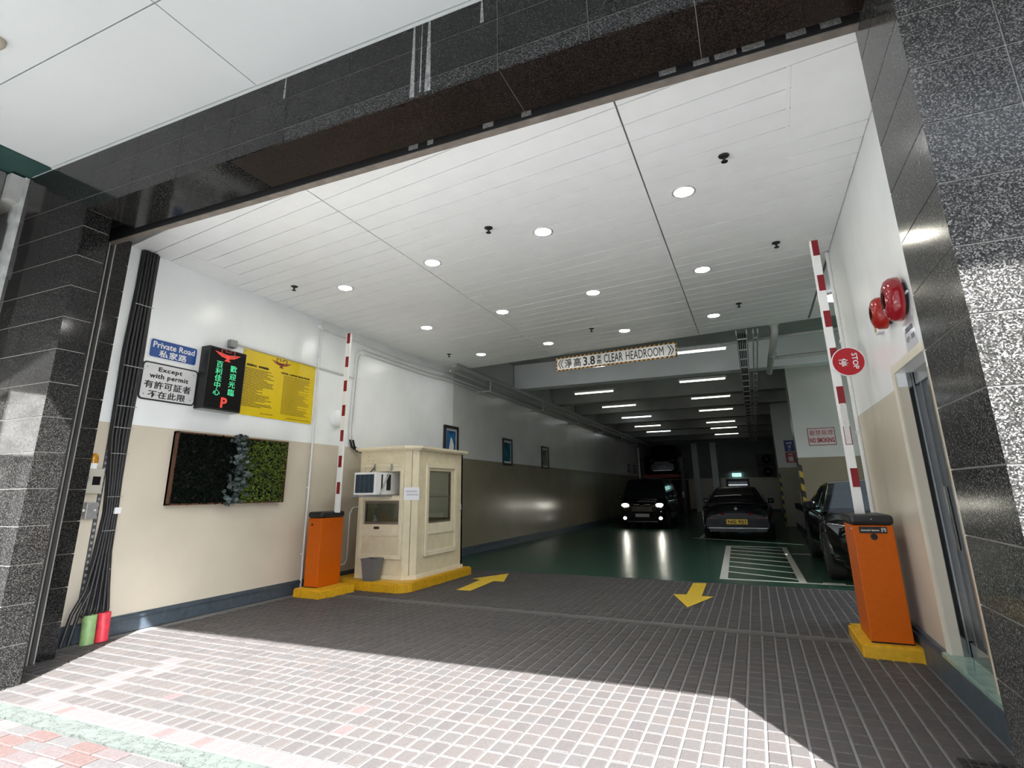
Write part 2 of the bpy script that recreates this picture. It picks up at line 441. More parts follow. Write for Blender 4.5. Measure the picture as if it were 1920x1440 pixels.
# ---- strip ceiling -----------------------------------------------------------------
CZ = 3.94
cl = MB().prism([(-6.0, 3.004, CZ + .018), (2.6, 3.004, CZ + .018), (2.6, 9.44, CZ + .018), (-6.0, 10.45, CZ + .018)], (0, 0, .06))
ceil = structure('ceiling', cl, plain('ceiling_gap', (.22, .22, .22), .7, var=0))
def clip(poly, f):
    out = []
    for i in range(len(poly)):
        a, b = poly[i], poly[(i + 1) % len(poly)]
        fa, fb = f(a), f(b)
        if fa >= 0: out.append(a)
        if fa * fb < 0:
            t = fa / (fa - fb); out.append((a[0] + t * (b[0] - a[0]), a[1] + t * (b[1] - a[1])))
    return out
SL = -.132
for x0, x1 in ((-5.945, -3.40), (-3.386, -.607), (-.593, 1.085)):
    for k in range(-4, 30):
        ya = 3.563 + .2255 * k; g = .006
        poly = [(x0, ya + SL * (x0 + .6) + g), (x1, ya + SL * (x1 + .6) + g), (x1, ya + .2255 + SL * (x1 + .6) - g), (x0, ya + .2255 + SL * (x0 + .6) - g)]
        poly = clip(poly, lambda p: p[1] - 3.0)
        if len(poly) > 2: poly = clip(poly, lambda p: 9.75 - .12 * p[0] - p[1])
        if len(poly) < 3: continue
        b = MB(); zz = CZ + random.uniform(-.0015, .0015)
        b.prism([(p[0], p[1], zz) for p in poly], (0, 0, .016)); b.build('panel', M_panel, ceil)
MB().prism([(1.12, 6.9, CZ), (2.6, 6.9, CZ), (2.6, 9.44, CZ), (1.12, 9.61, CZ)], (0, 0, .016)).build('panel', M_panel, ceil)
MB().prism([(-5.57, 3.79, CZ - .005), (-5.56, 4.46, CZ - .005), (-5.94, 4.51, CZ - .005), (-5.94, 3.84, CZ - .005)], (0, 0, .006)).build('access_panel', M_panel, ceil)
MB().prism([(.53, 3.41, CZ - .005), (.55, 4.09, CZ - .005), (1.07, 4.02, CZ - .005), (1.07, 3.34, CZ - .005)], (0, 0, .006)).build('access_panel', M_panel, ceil)
MB().prism([(.50, 3.41, CZ - .004), (.525, 3.41, CZ - .004), (.545, 4.09, CZ - .004), (.52, 4.09, CZ - .004)], (0, 0, .006)).build('access_strip', M_panel, ceil)
# fascia at the far end of the strip ceiling, up to the slab
structure('trim_1', MB().prism([(-5.9, 10.43, CZ + .02), (2.6, 9.45, CZ + .02), (2.6, 9.53, CZ + .02), (-5.9, 10.51, CZ + .02)], (0, 0, .8)), M_white)
structure('slab', MB().box(-6.2, 9.4, 4.75, 8.2, 37.3, 5.0), M_dconc)
for i, yb in enumerate((13.8, 17.0, 19.7, 23.0, 26.6, 29.8, 33.0, 35.2)):
    structure('beam', MB().box(-5.87, yb, 4.05, 8.0, yb + .40, 4.75, bev=.02), M_white if i == 0 else M_dconc)
structure('beam', MB().box(2.55, 9.6, 4.2, 2.95, 37, 4.75), M_dconc)

# ---- granite front: lintel and pillars ------------------------------------------------
FY = 2.44; ROW = .2727; G = .0035
ROWS = [(-.02, .28 - .0)] + [(.28 + ROW * k, .28 + ROW * (k + 1)) for k in range(13)] + [(.28 + ROW * 13, 4.274)]
ROWS = [(a, b) for a, b in ROWS]
def tile(parent, mat, x0, y0, z0, x1, y1, z1): MB().box(x0, y0, z0, x1, y1, z1, bev=.0).build('tile', mat, parent)
pil_l = structure('pillar_left', MB().box(-6.07, 2.4445, 0, -5.0345, 2.65, 4.27, 0).box(-6.07, 2.45, 0, -5.585, 3.0, 4.2, 1).box(-5.94, 3.02, 0, -5.597, 3.155, 3.94, 0), [M_grout, M_dark])
for a, b in ROWS:
    tile(pil_l, M_gran, -5.03 - .57 + G, FY, a + G, -5.03, FY + .018, b - G)
    tile(pil_l, M_gran, -6.08, FY, a + G, -5.03 - .57 - G, FY + .018, b - G)
    if a < 3.6:
        tile(pil_l, M_gran, -5.05, FY + .0185, a + G, -5.03, 2.655, min(b, 3.715) - G)
        tile(pil_l, M_gran, -5.60, 3.01, a + G, -5.58, 3.165, min(b, 3.9) - G)
structure('trim_2', MB().box(-5.585, 2.66, 0, -5.583, 3.0, 3.7), M_dark)
gr = structure('shutter_guide', MB().box(-5.583, 2.985, 0, -5.53, 2.995, 3.75).box(-5.583, 2.935, 0, -5.53, 2.945, 3.75), plain('guide_rail_edge', (.34, .33, .31), .4, .5), kind='thing')
tag(gr, 'tall metal roller shutter guide channel in the dark granite pillar', 'shutter guide')
pil_r = structure('pillar_right', MB().box(.8065, 2.4445, 0, 8.0, 3.03, 4.27, 0), M_grout)
for a, b in ROWS:
    if a < 3.9: tile(pil_r, M_gran_r, .802, FY + .0185, a + G, .822, 3.035, min(b, 3.72) - G)
    xs = [.802, 1.127, 1.685, 2.243, 2.8]
    for xa, xb in zip(xs, xs[1:]):
        tile(pil_r, M_gran_r, xa + (G if xa > .81 else 0), FY, a + G, xb - G, FY + .018, b - G)
LZ0, LZ1 = 3.714, 4.274
M_limed = granite('granite_limed', (.010, .010, .010), (.030, .030, .029), (.085, .085, .083), rough=.25, scale=150)
lint = structure('lintel', MB().box(-5.034, 2.4445, LZ0 + .004, .8, 2.85, LZ1, 0), [M_grout])
jx = [-5.03] + [-4.465 + .558 * k for k in range(10)] + [.802]
for (a, b) in ((LZ0, 3.825), (3.825, 4.085), (4.085, LZ1)):
    for xa, xb in zip(jx, jx[1:]):
        if xb - xa > .05: tile(lint, M_limed if a == LZ0 and xa > -3.0 else M_gran, xa + G * .7, FY, a + (G if a > LZ0 else 0), xb - G * .7, FY + .016, b - G)
jx = [-5.03] + [-4.44 + 1.11 * k for k in range(5)] + [.802]
for i, (xa, xb) in enumerate(zip(jx, jx[1:])):
    tile(lint, M_gran if i < 2 else M_brown, xa + G * .6, FY + .017, LZ0, xb - G * .6, 2.85, LZ0 + .014)
# lime streaks run down the lintel face where water comes through the canopy
stk = MB()
for x, w, z1, z0 in ((-2.83, .010, 4.27, 4.09), (-1.715, .018, 4.27, 3.72), (-1.655, .006, 4.27, 3.74), (-1.60, .022, 4.27, 3.73), (-1.22, .013, 4.27, 4.10)):
    stk.prism([(x - w * .35, FY - .0006, z1), (x + w * .35, FY - .0006, z1), (x + w, FY - .0006, z0), (x - w, FY - .0006, z0)], (0, .0012, 0))
stk.build('lime_streak', plain('lime_stain', (.20, .20, .195), .9, var=.5, scale=60), lint)
sh = structure('shutter_box', MB().box(-5.575, 2.925, 3.705, .80, 2.985, 4.25, 0).box(-5.575, 2.985, 3.96, .80, 2.996, 4.2, 0).box(-5.575, 2.853, 4.15, .80, 2.925, 4.25, 1).box(-5.575, 2.853, 3.80, .80, 2.86, 4.15, 1).box(-5.575, 2.921, 3.712, .80, 2.925, 4.15, 1), [M_beige, M_dark], kind='thing')  # dark sheets paint the slot's shade over the beige front face
tag(sh, 'long beige steel roller shutter box behind the granite lintel', 'shutter box')
for i, (x, w) in enumerate(((-2.06, .08), (-1.9, .05), (-1.45, .08), (-1.16, .07), (-.25, .10), (-.05, .09), (.07, .12), (.22, .12), (.45, .10), (.62, .1))):
    MB().box(x, 2.9195, 3.735, x + w, 2.9208, 3.775).build('label', plain('faded_label', (.20, .20, .19), .6, var=.5, scale=90), sh)

# ---- canopy over the pavement -----------------------------------------------------------
CNZ = 4.278
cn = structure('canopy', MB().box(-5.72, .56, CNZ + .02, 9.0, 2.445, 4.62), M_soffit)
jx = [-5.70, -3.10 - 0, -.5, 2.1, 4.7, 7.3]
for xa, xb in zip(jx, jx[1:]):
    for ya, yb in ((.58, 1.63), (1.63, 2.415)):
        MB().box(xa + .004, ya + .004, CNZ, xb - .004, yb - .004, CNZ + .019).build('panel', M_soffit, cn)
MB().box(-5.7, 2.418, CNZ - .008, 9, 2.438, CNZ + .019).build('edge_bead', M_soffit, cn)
structure('teal_beam', MB().box(-9.5, .56, CNZ + .005, -5.722, 2.44, 4.75), M_teal)
# neighbouring building and the rest of the frontage
nb = MB().box(-14, 2.46, 0, -6.09, 3.0, 6.0)
nbo = structure('neighbour_wall', nb, M_conc)
pb = MB()
zz = 0.0
while zz < 4.28:
    h = random.uniform(.18, .4); a = random.uniform(.10, .17)
    pb.box(-6.083 - a, 2.40 + random.uniform(0, .02), zz, -6.083, 2.46, min(zz + h, 4.27)); zz += h
pb.build('plaster_edge', plain('crumbling_plaster', (.36, .37, .355), .9, var=.25, scale=9, bump=.6, bscale=30), nbo)
MB().box(-7.2, 2.30, 4.0, -6.09, 2.46, 4.26).build('ledge', M_conc, nbo)
structure('facade', MB().box(-14, 2.46, 4.62, 9, 3.0, 9.0), M_conc)
# ---- building across the street (mirrored in the polished granite) ---------------------
ns = structure('neighbour_side', MB().box(-9.5, -1.4, 0, -6.16, 2.29, 4.27), plain('grimy_concrete', (.09, .09, .085), .85, var=.3, scale=3))
MB().box(-6.16, -1.2, .2, -6.12, 2.0, 1.62).build('added_dark_band', plain('dull_shutter', (.07, .07, .07), .5, var=.2), ns)  # dark band added to keep the left pillar's lower reflection dull
MB().box(-6.16, -1.2, 1.68, -6.10, 2.2, 2.24).build('added_pale_band', plain('added_pale_band', (.55, .55, .53), .5, var=.35, scale=8), ns)  # pale band added for the bright strip mirrored in the left pillar
lp = thing('canopy_lamp', 'small beige round fitting on the white canopy ceiling', 'lamp', (-4.335, 1.385, CNZ))
MB().lathe((-4.335, 1.385, CNZ + .001), (0, 0, -1), [(0, .055), (.03, .055), (.05, .045), (.06, .02)], 20).build('dome', plain('beige_plastic', (.32, .29, .22), .5), lp)
ob = structure('opposite_building', MB().box(-9, -9.6, 0, 30, -9.0, 9.0), plain('opposite_render', (.42, .42, .40), .8, var=.1, scale=.6))
M_win = plain('opposite_window', (.02, .025, .03), .5, var=0, spec=.2)
M_mull = plain('white_mullion', (.8, .8, .8), .5, var=0)
pw = MB(); pmn = MB()
for i in range(13):
    x = -8 + i * 2.8
    for z in (4.3, 7.6):
        pw.box(x, -9.02, z, x + 2.3, -8.97, z + 2.1)
        for j in range(3): pmn.box(x + .05 + j * 1.08, -8.97, z, x + .14 + j * 1.08, -8.93, z + 2.1)
pw.build('window', M_win, ob, kind='stuff'); pmn.build('mullion', M_mull, ob, kind='stuff')
def perf_mat():
    m, t, b = _nt('perforated_white_panel'); N, L = t.nodes, t.links
    g = N.new('ShaderNodeNewGeometry'); v = N.new('ShaderNodeTexVoronoi'); v.inputs['Scale'].default_value = 7; v.inputs['Randomness'].default_value = 0
    L.new(g.outputs['Position'], v.inputs['Vector'])
    r = N.new('ShaderNodeValToRGB'); r.color_ramp.interpolation = 'CONSTANT'
    r.color_ramp.elements[0].color = (.12, .12, .12, 1); r.color_ramp.elements[1].position = .36; r.color_ramp.elements[1].color = (.85, .86, .86, 1)
    L.new(v.outputs['Distance'], r.inputs[0]); L.new(r.outputs[0], b.inputs['Base Color'])
    return m
tw = structure('tower', MB().box(4.2, -9.5, 0, 9.6, -8.98, 13.0), plain('tower_render', (.10, .105, .11), .8, var=.1, scale=.6))
tp = MB(); tm = MB(); tg = MB().box(4.4, -8.985, 9.9, 9.4, -8.96, 12.6)
for i in range(5): tp.box(4.35 + i * 1.05, -8.98, 8.3, 4.35 + i * 1.05 + .85, -8.90, 9.6)
for i in range(6): tm.box(4.25 + i * 1.05, -8.98, 8.3, 4.32 + i * 1.05, -8.88, 12.8)
tp.build('balcony_panel', perf_mat(), tw, kind='stuff'); tm.build('mullion', M_mull, tw, kind='stuff'); tg.build('window', M_win, tw)

ob2 = structure('tall_building', MB().box(-75, -9.8, 0, -9, -9.0, 17), plain('tall_render', (.05, .05, .048), .8, var=.1, scale=.6))
pw = MB(); pl2 = MB()
for i in range(22):
    for z in (5.4, 8.4, 11.6): pw.box(-74 + i * 3, -9.02, z, -74 + i * 3 + 2.0, -8.97, z + 1.9)
    pl2.box(-74 + i * 3, -9.02, 3.2, -74 + i * 3 + 2.4, -8.95, 5.0)
pw.build('window', M_win, ob2, kind='stuff'); pl2.build('pale_shutter', plain('pale_shutter', (.6, .6, .58), .6, var=.2), ob2, kind='stuff')
# ================================================================== ceiling fittings
E_down = emit('downlight_glow', (1.0, .98, .95), 72.0); E_warm = emit('downlight_glow_warm', (1.0, .95, .80), 60.0)
M_trim = plain('satin_trim_ring', (.55, .55, .54), .3, .4, var=0)
DL = [(-.292, 4.734), (-1.745, 4.941), (-3.217, 5.142), (-4.692, 5.357), (-.294, 6.738), (-1.748, 6.947), (-3.22, 7.165), (-4.69, 7.369), (-.293, 8.764), (-1.746, 8.976), (-3.206, 9.189), (-4.69, 9.383)]
rows_w = ('front row by the shutter box', 'middle row of the strip ceiling', 'back row near the headroom sign')
cols_w = ('first from the stop-disc barrier side', 'second from the stop-disc barrier side', 'second from the notice-board wall', 'closest to the notice-board wall')
d0 = None
for i, (x, y) in enumerate(DL):
    lab = 'round recessed downlight, %s, %s' % (cols_w[i % 4], rows_w[i // 4])
    t = thing('ceiling_downlight', lab, 'downlight', (x, y, CZ), 0, 'round downlights in the strip ceiling')
    MB().lathe((x, y, CZ + .003), (0, 0, -1), [(0, .108), (.006, .106), (.009, .095), (.004, .086)], 28, cap=False).build('trim_ring', M_trim, t)
    MB().lathe((x, y, CZ + .002), (0, 0, -1), [(0, .086), (.004, .086), (.006, .05)], 28).build('lens', E_warm if i in (4, 5, 8, 9, 10, 3) else E_down, t)
SP = [(.075, 4.286), (-2.224, 4.615), (-5.252, 5.03), (.524, 6.272), (.086, 8.304), (-2.226, 8.605), (-5.244, 9.085)]
sp_w = ('above the doorway, first behind the shutter box', 'between the second and third front downlights', 'near the notice-board wall, front line', 'near the tip of the raised stop-disc arm', 'near the back end by the stop-disc wall', 'in front of the headroom sign', 'near the notice-board wall, back line')
for (x, y), w in zip(SP, sp_w):
    t = thing('sprinkler_head', 'small black ceiling sprinkler ' + w, 'sprinkler', (x, y, CZ), 0, 'sprinklers in the strip ceiling')
    MB().lathe((x, y, CZ + .001), (0, 0, -1), [(0, .045), (.008, .042), (.012, .02)], 16).build('rose', M_black, t)
    MB().cyl((x, y, CZ - .01), (x, y, CZ - .05), .011, 8).lathe((x, y, CZ - .05), (0, 0, -1), [(0, .012), (.004, .028), (.008, .026)], 14).build('deflector', M_black, t)
# fluorescent battens under the beams
E_tube = emit('fluorescent_glow', (1.0, .97, .86), 2.6); E_tubec = emit('fluorescent_glow_cold', (.90, .97, 1.0), 3.4)
FT = [(-.83, 12.05, 1), (-1.0, 15.5, 0), (-1.0, 18.62, 0), (-1.03, 21.75, 0), (-1.08, 25.85, 0), (-1.08, 28.45, 0), (-1.1, 31.8, 0), (-3.55, 12.5, 1), (-4.17, 16.0, 0), (-4.10, 19.1, 0), (-4.12, 22.4, 1), (-4.27, 25.85, 0), (-4.2, 28.6, 1)]
ord_ = ('first', 'second', 'third', 'fourth', 'fifth', 'sixth', 'seventh')
ft_l = []
for i, (x, y, c) in enumerate(FT):
    k = i if i < 7 else i - 7
    rw = 'row by the cable trays' if i < 7 else 'row by the long framed-picture wall'
    lab = 'lit fluorescent batten, %s from the headroom sign, %s' % (ord_[k], rw)
    t = thing('fluorescent_light', lab, 'light', (x, y, 4.2), 0, 'fluorescent battens under the beams')
    MB().box(x - .62, y - .04, 4.205, x + .62, y + .04, 4.26).build('housing', M_armw, t)
    MB().cyl((x - .59, y, 4.18), (x + .59, y, 4.18), .019, 10).build('tube', E_tubec if c else E_tube, t)
    MB().cyl((x, y, 4.26), (x, y, 4.75), .008, 6).build('hanger', M_dpipe, t)
for i, (x, y) in enumerate(((4.1, 16.5), (4.0, 19.5), (2.45, 14.3))):
    t = thing('fluorescent_light', 'lit fluorescent batten seen past the end of the stop-disc wall, %s one down' % ord_[i], 'light', (x, y, 4.2), 0, 'fluorescent battens in the side bay')
    MB().box(x - .62, y - .04, 4.205, x + .62, y + .04, 4.26).build('housing', M_armw, t)
    MB().cyl((x - .59, y, 4.18), (x + .59, y, 4.18), .019, 10).build('tube', E_tube, t)
    MB().cyl((x, y, 4.26), (x, y, 4.75), .008, 6).build('hanger', M_dpipe, t)
t = thing('round_ceiling_lamp', 'lit round lamp glowing just past the end of the stop-disc wall', 'lamp', (1.33, 8.5, CZ))
MB().lathe((1.33, 8.5, CZ + .003), (0, 0, -1), [(0, .16), (.02, .16), (.03, .14)], 24).build('body', M_trim, t)
MB().lathe((1.33, 8.5, CZ - .027), (0, 0, -1), [(0, .14), (.03, .13), (.05, .08)], 24).build('lens', E_tubec, t)
# cable ladders
for (x0, x1, y0, w) in ((.0, .165, 9.6, 'wider'), (.265, .335, 9.6, 'narrower')):
    t = thing('cable_tray', '%s grey ladder cable tray running under the garage beams' % w, 'cable tray', ((x0 + x1) / 2, y0, 3.80), 0, 'cable trays')
    for x in (x0, x1): MB().box(x - .008, y0, 3.80, x + .008, 33, 3.88).build('side_rail', M_dpipe, t)
    for k in range(28):
        y = y0 + .35 + k * .82
        MB().box(x0, y, 3.805, x1, y + .03, 3.825).build('rung', M_pipe, t)
    if w == 'wider':
        for k in range(4): MB().tube([(x0 + .03 + .033 * k, y0 + .1, 3.845), (x0 + .03 + .033 * k, 33, 3.845)], .012, 6).build('cable', M_dark, t)
# pipes along the top of the long wall
def pipe(name, label, pts, r, m, cat='pipe', group=None):
    o = MB().tube(pts, r, 10).build(name, m); tag(o, label, cat, group); return o
pipe('water_pipe', 'thick grey service pipe along the top of the picture wall', [(-5.52, 9.8, 3.90), (-5.52, 36.9, 3.90)], .055, M_dpipe)
pipe('conduit', 'thin grey conduit under the thick pipe of the picture wall', [(-5.62, 9.8, 3.78), (-5.62, 36.9, 3.78)], .022, M_dpipe)
pipe('conduit', 'thin white conduit hugging the picture wall below the thick pipe', [(-5.80, 9.8, 3.72), (-5.80, 36.9, 3.72)], .016, M_pipe)
for k in range(6):
    y = 11.5 + k * 3.6
    o = MB().box(-5.88, y, 3.60, -5.46, y + .04, 3.635).box(-5.52, y, 3.635, -5.49, y + .04, 3.86).build('pipe_bracket', M_dpipe); tag(o, 'bracket carrying the pipes along the picture wall, %s from the kiosk' % ord_[k], 'bracket', 'pipe brackets')
o = MB().tube([(.60, 9.83, 4.3), (.60, 9.83, 3.86), (.59, 9.92, 3.80), (.58, 11.2, 3.78), (.58, 11.3, 3.80), (.58, 13.2, 3.80)], .06, 12).lathe((.59, 11.2, 3.78), (0, 1, 0), [(0, .075), (.06, .075)], 14).lathe((.6, 9.83, 3.95), (0, 0, 1), [(0, .075), (.06, .075)], 14).build('drain_pipe', M_dpipe); tag(o, 'thick grey elbowed pipe hanging beside the cable trays', 'pipe')
pipe('cross_pipe', 'grey pipe crossing under the slab toward the side bay', [(-.3, 10.6, 3.92), (.6, 10.4, 3.90), (2.6, 10.2, 3.90)], .025, M_dpipe)
pipe('cross_pipe', 'lower grey pipe branching from the thick elbowed pipe', [(.6, 12.0, 3.86), (2.6, 11.8, 3.86)], .035, M_dpipe)
o = pipe('wall_end_pipe', 'white vertical pipe on the end of the stop-disc wall', [(1.075, 6.80, 0), (1.075, 6.80, 3.93)], .024, M_pipe)
for z in (1.85, 2.85): MB().box(1.045, 6.775, z, 1.10, 6.83, z + .03).build('clip', M_pipe, o)

# ================================================================== headroom sign
t = thing('headroom_sign', 'long hanging clear headroom sign with striped yellow border', 'sign', (-2.19, 9.92, 3.56))
A = Vector((-3.355, 10.04, 0)); B = Vector((-1.0, 9.80, 0)); hx = (B - A).normalized(); hn = Vector((hx.y, -hx.x, 0))
hz0, hz1 = 3.585, 3.86; HL = (B - A).length
def hp(u, z, d=0.0): return A + hx * u + hn * d + Vector((0, 0, z))
MB().prism([hp(0, hz0), hp(HL, hz0), hp(HL, hz1), hp(0, hz1)], -hn * .02).build('board', M_signw, t)
bd = MB(); bw = .028; nst = 56
for z0 in (hz0, hz1 - bw):
    for k in range(nst):
        a, b = HL * k / nst, HL * (k + 1) / nst; s = .012
        bd.prism([hp(a - (s if k else 0) * 0, z0, .001), hp(b, z0, .001), hp(min(b + s, HL), z0 + bw, .001), hp(min(a + s, HL), z0 + bw, .001)], hn * .001, k % 2)
for u in (0, HL - bw):
    for k in range(6):
        z0, z1 = hz0 + bw + (hz1 - hz0 - 2 * bw) * k / 6, hz0 + bw + (hz1 - hz0 - 2 * bw) * (k + 1) / 6
        bd.prism([hp(u, z0, .001), hp(u + bw, z0, .001), hp(u + bw, z1, .001), hp(u, z1, .001)], hn * .001, (k + 1) % 2)
bd.build('striped_border', [plain('amber_tape', (.55, .27, .02), .5, var=.05), M_ink], t)
hc = (hz0 + hz1) / 2
def ht(s, u0, u1, z0, z1, **k): text(s, hp((u0 + u1) / 2, (z0 + z1) / 2, .004), hx, (0, 0, 1), u1 - u0, z1 - z0, M_ink, t, **k)
ht('淨', .19, .34, hz0 + .05, hz1 - .05, bold=.012); ht('高', .38, .53, hz0 + .05, hz1 - .05, bold=.012)
ht('3.8', .58, .82, hz0 + .05, hz1 - .05, bold=.02); ht('米', .86, .95, hc + .005, hz1 - .045, bold=.015); ht('m', .865, .945, hz0 + .05, hc - .008, bold=.02)
ht('CLEAR', 1.0, 1.37, hz0 + .055, hz1 - .055, bold=.006); ht('HEADROOM', 1.43, 2.13, hz0 + .055, hz1 - .055)
cv = MB()
for u, s in ((.05, 1), (.10, 1), (HL - .05, -1), (HL - .10, -1)):
    for zz in (1, -1):
        cv.prism([hp(u, hc, .002), hp(u + .018 * s, hc, .002), hp(u + .068 * s, hc + zz * .09, .002), hp(u + .05 * s, hc + zz * .09, .002)], hn * .002)
cv.build('chevron_mark', M_ink, t)
for u in (.3, HL - .3): MB().tube([hp(u, hz1 - .01, -.01), hp(u, CZ, -.01)], .004, 6).build('hanger', M_galv, t)

# ================================================================== things on the entrance wall
XW = -5.95; YD = (0, 1, 0); ZD = (0, 0, 1)
def rrect(y0, z0, y1, z1, r, x, n=5):
    P = []
    for cy, cz, a0 in ((y1 - r, z1 - r, 0), (y0 + r, z1 - r, 90), (y0 + r, z0 + r, 180), (y1 - r, z0 + r, 270)):
        for k in range(n + 1):
            a = math.radians(a0 + 90 * k / n); P.append((x, cy + r * math.cos(a), cz + r * math.sin(a)))
    return P
t = thing('road_sign', 'small blue private road sign above the white permit sign', 'sign', (XW, 4.03, 2.78), 0)
MB().prism(rrect(3.735, 2.782, 4.315, 3.005, .03, XW + .004), (.006, 0, 0)).build('plate_rim', M_signw, t)
MB().prism(rrect(3.747, 2.794, 4.303, 2.993, .025, XW + .0102), (.002, 0, 0)).build('plate', M_signb, t)
text('Private Road', (XW + .014, 4.025, 2.935), YD, ZD, .50, .068, M_signw, t, bold=.012); text('私家路', (XW + .014, 4.02, 2.843), YD, ZD, .33, .082, M_signw, t, bold=.015, spacing=1.15)
t = thing('permit_sign', 'white permit sign with black border below the blue sign', 'sign', (XW, 4.03, 2.31), 0)
MB().prism(rrect(3.70, 2.315, 4.36, 2.735, .045, XW + .004), (.006, 0, 0)).build('plate_rim', M_ink, t)
MB().prism(rrect(3.716, 2.331, 4.344, 2.719, .035, XW + .0102), (.002, 0, 0)).build('plate', plain('aged_white_sheet', (.66, .67, .67), .4, var=.04), t)
for s, y0, y1, z0, z1, b in (('Except', 3.88, 4.16, 2.625, 2.69, .02), ('with permit', 3.79, 4.245, 2.545, 2.615, .02), ('有許可証者', 3.745, 4.29, 2.445, 2.53, .012), ('不在此限', 3.80, 4.235, 2.345, 2.425, .012)):
    text(s, (XW + .014, (y0 + y1) / 2, (z0 + z1) / 2), YD, ZD, y1 - y0, z1 - z0, M_ink, t, bold=b, spacing=1.1)
for y in (3.755, 4.305):
    for z in (2.375, 2.675): MB().lathe((XW + .012, y, z), (1, 0, 0), [(0, .008), (.003, .006)], 8).build('screw', M_galv, t)
def emblem(parent, cy, cz, w, h, x, m, m2):
    """winged badge: two banded wings, a battlement outline above and a small tail"""
    e = MB()
    P = lambda u, v: (x, cy + u * w / 2, cz + v * h / 2)
    for s in (-1, 1):
        for a, b, c, d in ((1.0, .40, .14, -.08), (.82, .12, -.14, -.30), (.62, -.12, -.36, -.50)):
            e.prism([P(s * a, b), P(s * .16, c), P(s * .16, d), P(s * (a - .12), b - .20)], (.002, 0, 0))
    e.prism([P(-.17, .12), P(.17, .12), P(.15, -.55), P(-.15, -.55)], (.002, 0, 0))
    e.prism([P(-.06, -.55), P(.06, -.55), P(.24, -.98), P(-.24, -.98)], (.002, 0, 0))
    e.build('winged_emblem', m, parent)
    o = MB(); th = .035
    L = [(-.50, .30), (-.50, .92), (-.18, .92), (-.18, .58), (.18, .58), (.18, .92), (.50, .92), (.50, .30)]
    for (a, b), (c, d) in zip(L, L[1:]):
        if a == c: o.prism([P(a - th, min(b, d) - .06), P(a + th, min(b, d) - .06), P(a + th, max(b, d) + .06), P(a - th, max(b, d) + .06)], (.002, 0, 0))
        else: o.prism([P(min(a, c), b - .06), P(max(a, c), b - .06), P(max(a, c), b + .06), P(min(a, c), b + .06)], (.002, 0, 0))
    o.build('crown_outline', m2, parent)
E_ledg = emit('green_leds', (.08, .80, .36), .58); E_ledr = emit('red_leds', (.85, .06, .035), .52); E_ledd = emit('dim_red_leds', (.5, .06, .04), .2)
t = thing('display_box', 'black illuminated parking display box with green characters and red letter', 'display', (-5.85, 4.62, 2.29))
MB().box(-5.949, 4.36, 2.292, -5.80, 4.888, 3.047, bev=.006).build('case', M_black, t)
MB().box(-5.800, 4.375, 2.31, -5.797, 4.873, 3.03).build('screen', plain('led_screen', (.004, .004, .004), .5, var=0, spec=.15), t)
MB().box(-5.949, 4.37, 2.283, -5.81, 4.88, 2.2915).build('bottom_tray', M_galv, t)
emblem(t, 4.615, 2.965, .37, .15, -5.796, E_ledr, E_ledd)
text('百\n利\n佳\n中\n心', (-5.794, 4.515, 2.67), YD, ZD, .092, .415, E_ledg, t, lines=.98)
text('歡\n迎\n光\n臨', (-5.794, 4.715, 2.67), YD, ZD, .092, .375, E_ledg, t, lines=1.1)
text('P', (-5.794, 4.635, 2.385), YD, ZD, .088, .125, E_ledr, t, bold=.03)
t = thing('rules_board', 'large yellow car park rules board beside the black display box', 'notice board', (XW, 5.6, 2.3))
MB().box(XW + .001, 4.956, 2.304, XW + .010, 6.262, 3.166).build('board', M_signy, t)
xb = XW + .0105
emblem(t, 5.60, 3.085, .36, .13, xb, plain('maroon_ink', (.20, .02, .015), .5, var=0), plain('brown_ink', (.12, .03, .012), .5, var=0))
text('百利佳中心   停車場規則', (xb + .002, 5.20, 2.965), YD, ZD, .36, .032, M_ink, t, bold=.02)
text('CENTRE : CARPARK REGULATIONS', (xb + .002, 5.88, 2.96), YD, ZD, .55, .024, M_ink, t, bold=.02)
pr = MB(); rnd = random.Random(3)
for k in range(26):
    z = 2.915 - k * .0198; w = rnd.choice((.45, .42, .30, .48, .36, .2, .46)); y = 5.0; e = 5.02 + w
    while y < e:
        g = rnd.uniform(.02, .07); pr.box(xb, y, z, xb + .001, min(y + g, e), z + .0095); y += g + .006
for k in range(40):
    z = 2.925 - k * .0138; w = rnd.choice((.5, .44, .3, .52, .4, .48)); y = 5.66; e = 5.66 + w
    while y < e:
        g = rnd.uniform(.012, .05); pr.box(xb, y, z, xb + .001, min(y + g, e), z + .0055); y += g + .006
for y0, y1, z in ((5.32, 5.53, 2.345), (5.78, 6.19, 2.33)):
    y = y0
    while y < y1: pr.box(xb, y, z, xb + .001, y + .03, z + .009); y += .036
pr.build('small_print', plain('olive_ink', (.14, .10, .01), .6, var=0), t, kind='stuff')
for y in (4.99, 6.22):
    for z in (2.335, 3.135): MB().lathe((xb, y, z), (1, 0, 0), [(0, .009), (.003, .007)], 8).build('screw', M_galv, t)
o = MB().box(XW + .001, 4.70, 3.115, XW + .07, 4.80, 3.215, bev=.008).build('junction_box', M_conc); tag(o, 'small grey junction box above the black display box', 'junction box')
MB().tube([(XW + .03, 4.80, 3.187), (XW + .03, 6.9, 3.175), (XW + .03, 7.15, 3.17)], .014, 8).build('conduit', M_pipe, o)
def conduit(label, pts, r=.014, clips=()):
    o = MB().tube(pts, r, 8).build('conduit', M_pipe); tag(o, label, 'conduit')
    for p in clips: MB().box(p[0] - .02, p[1] - .022, p[2] - .012, p[0] + .018, p[1] + .022, p[2] + .012).build('clip', M_pipe, o)
    return o
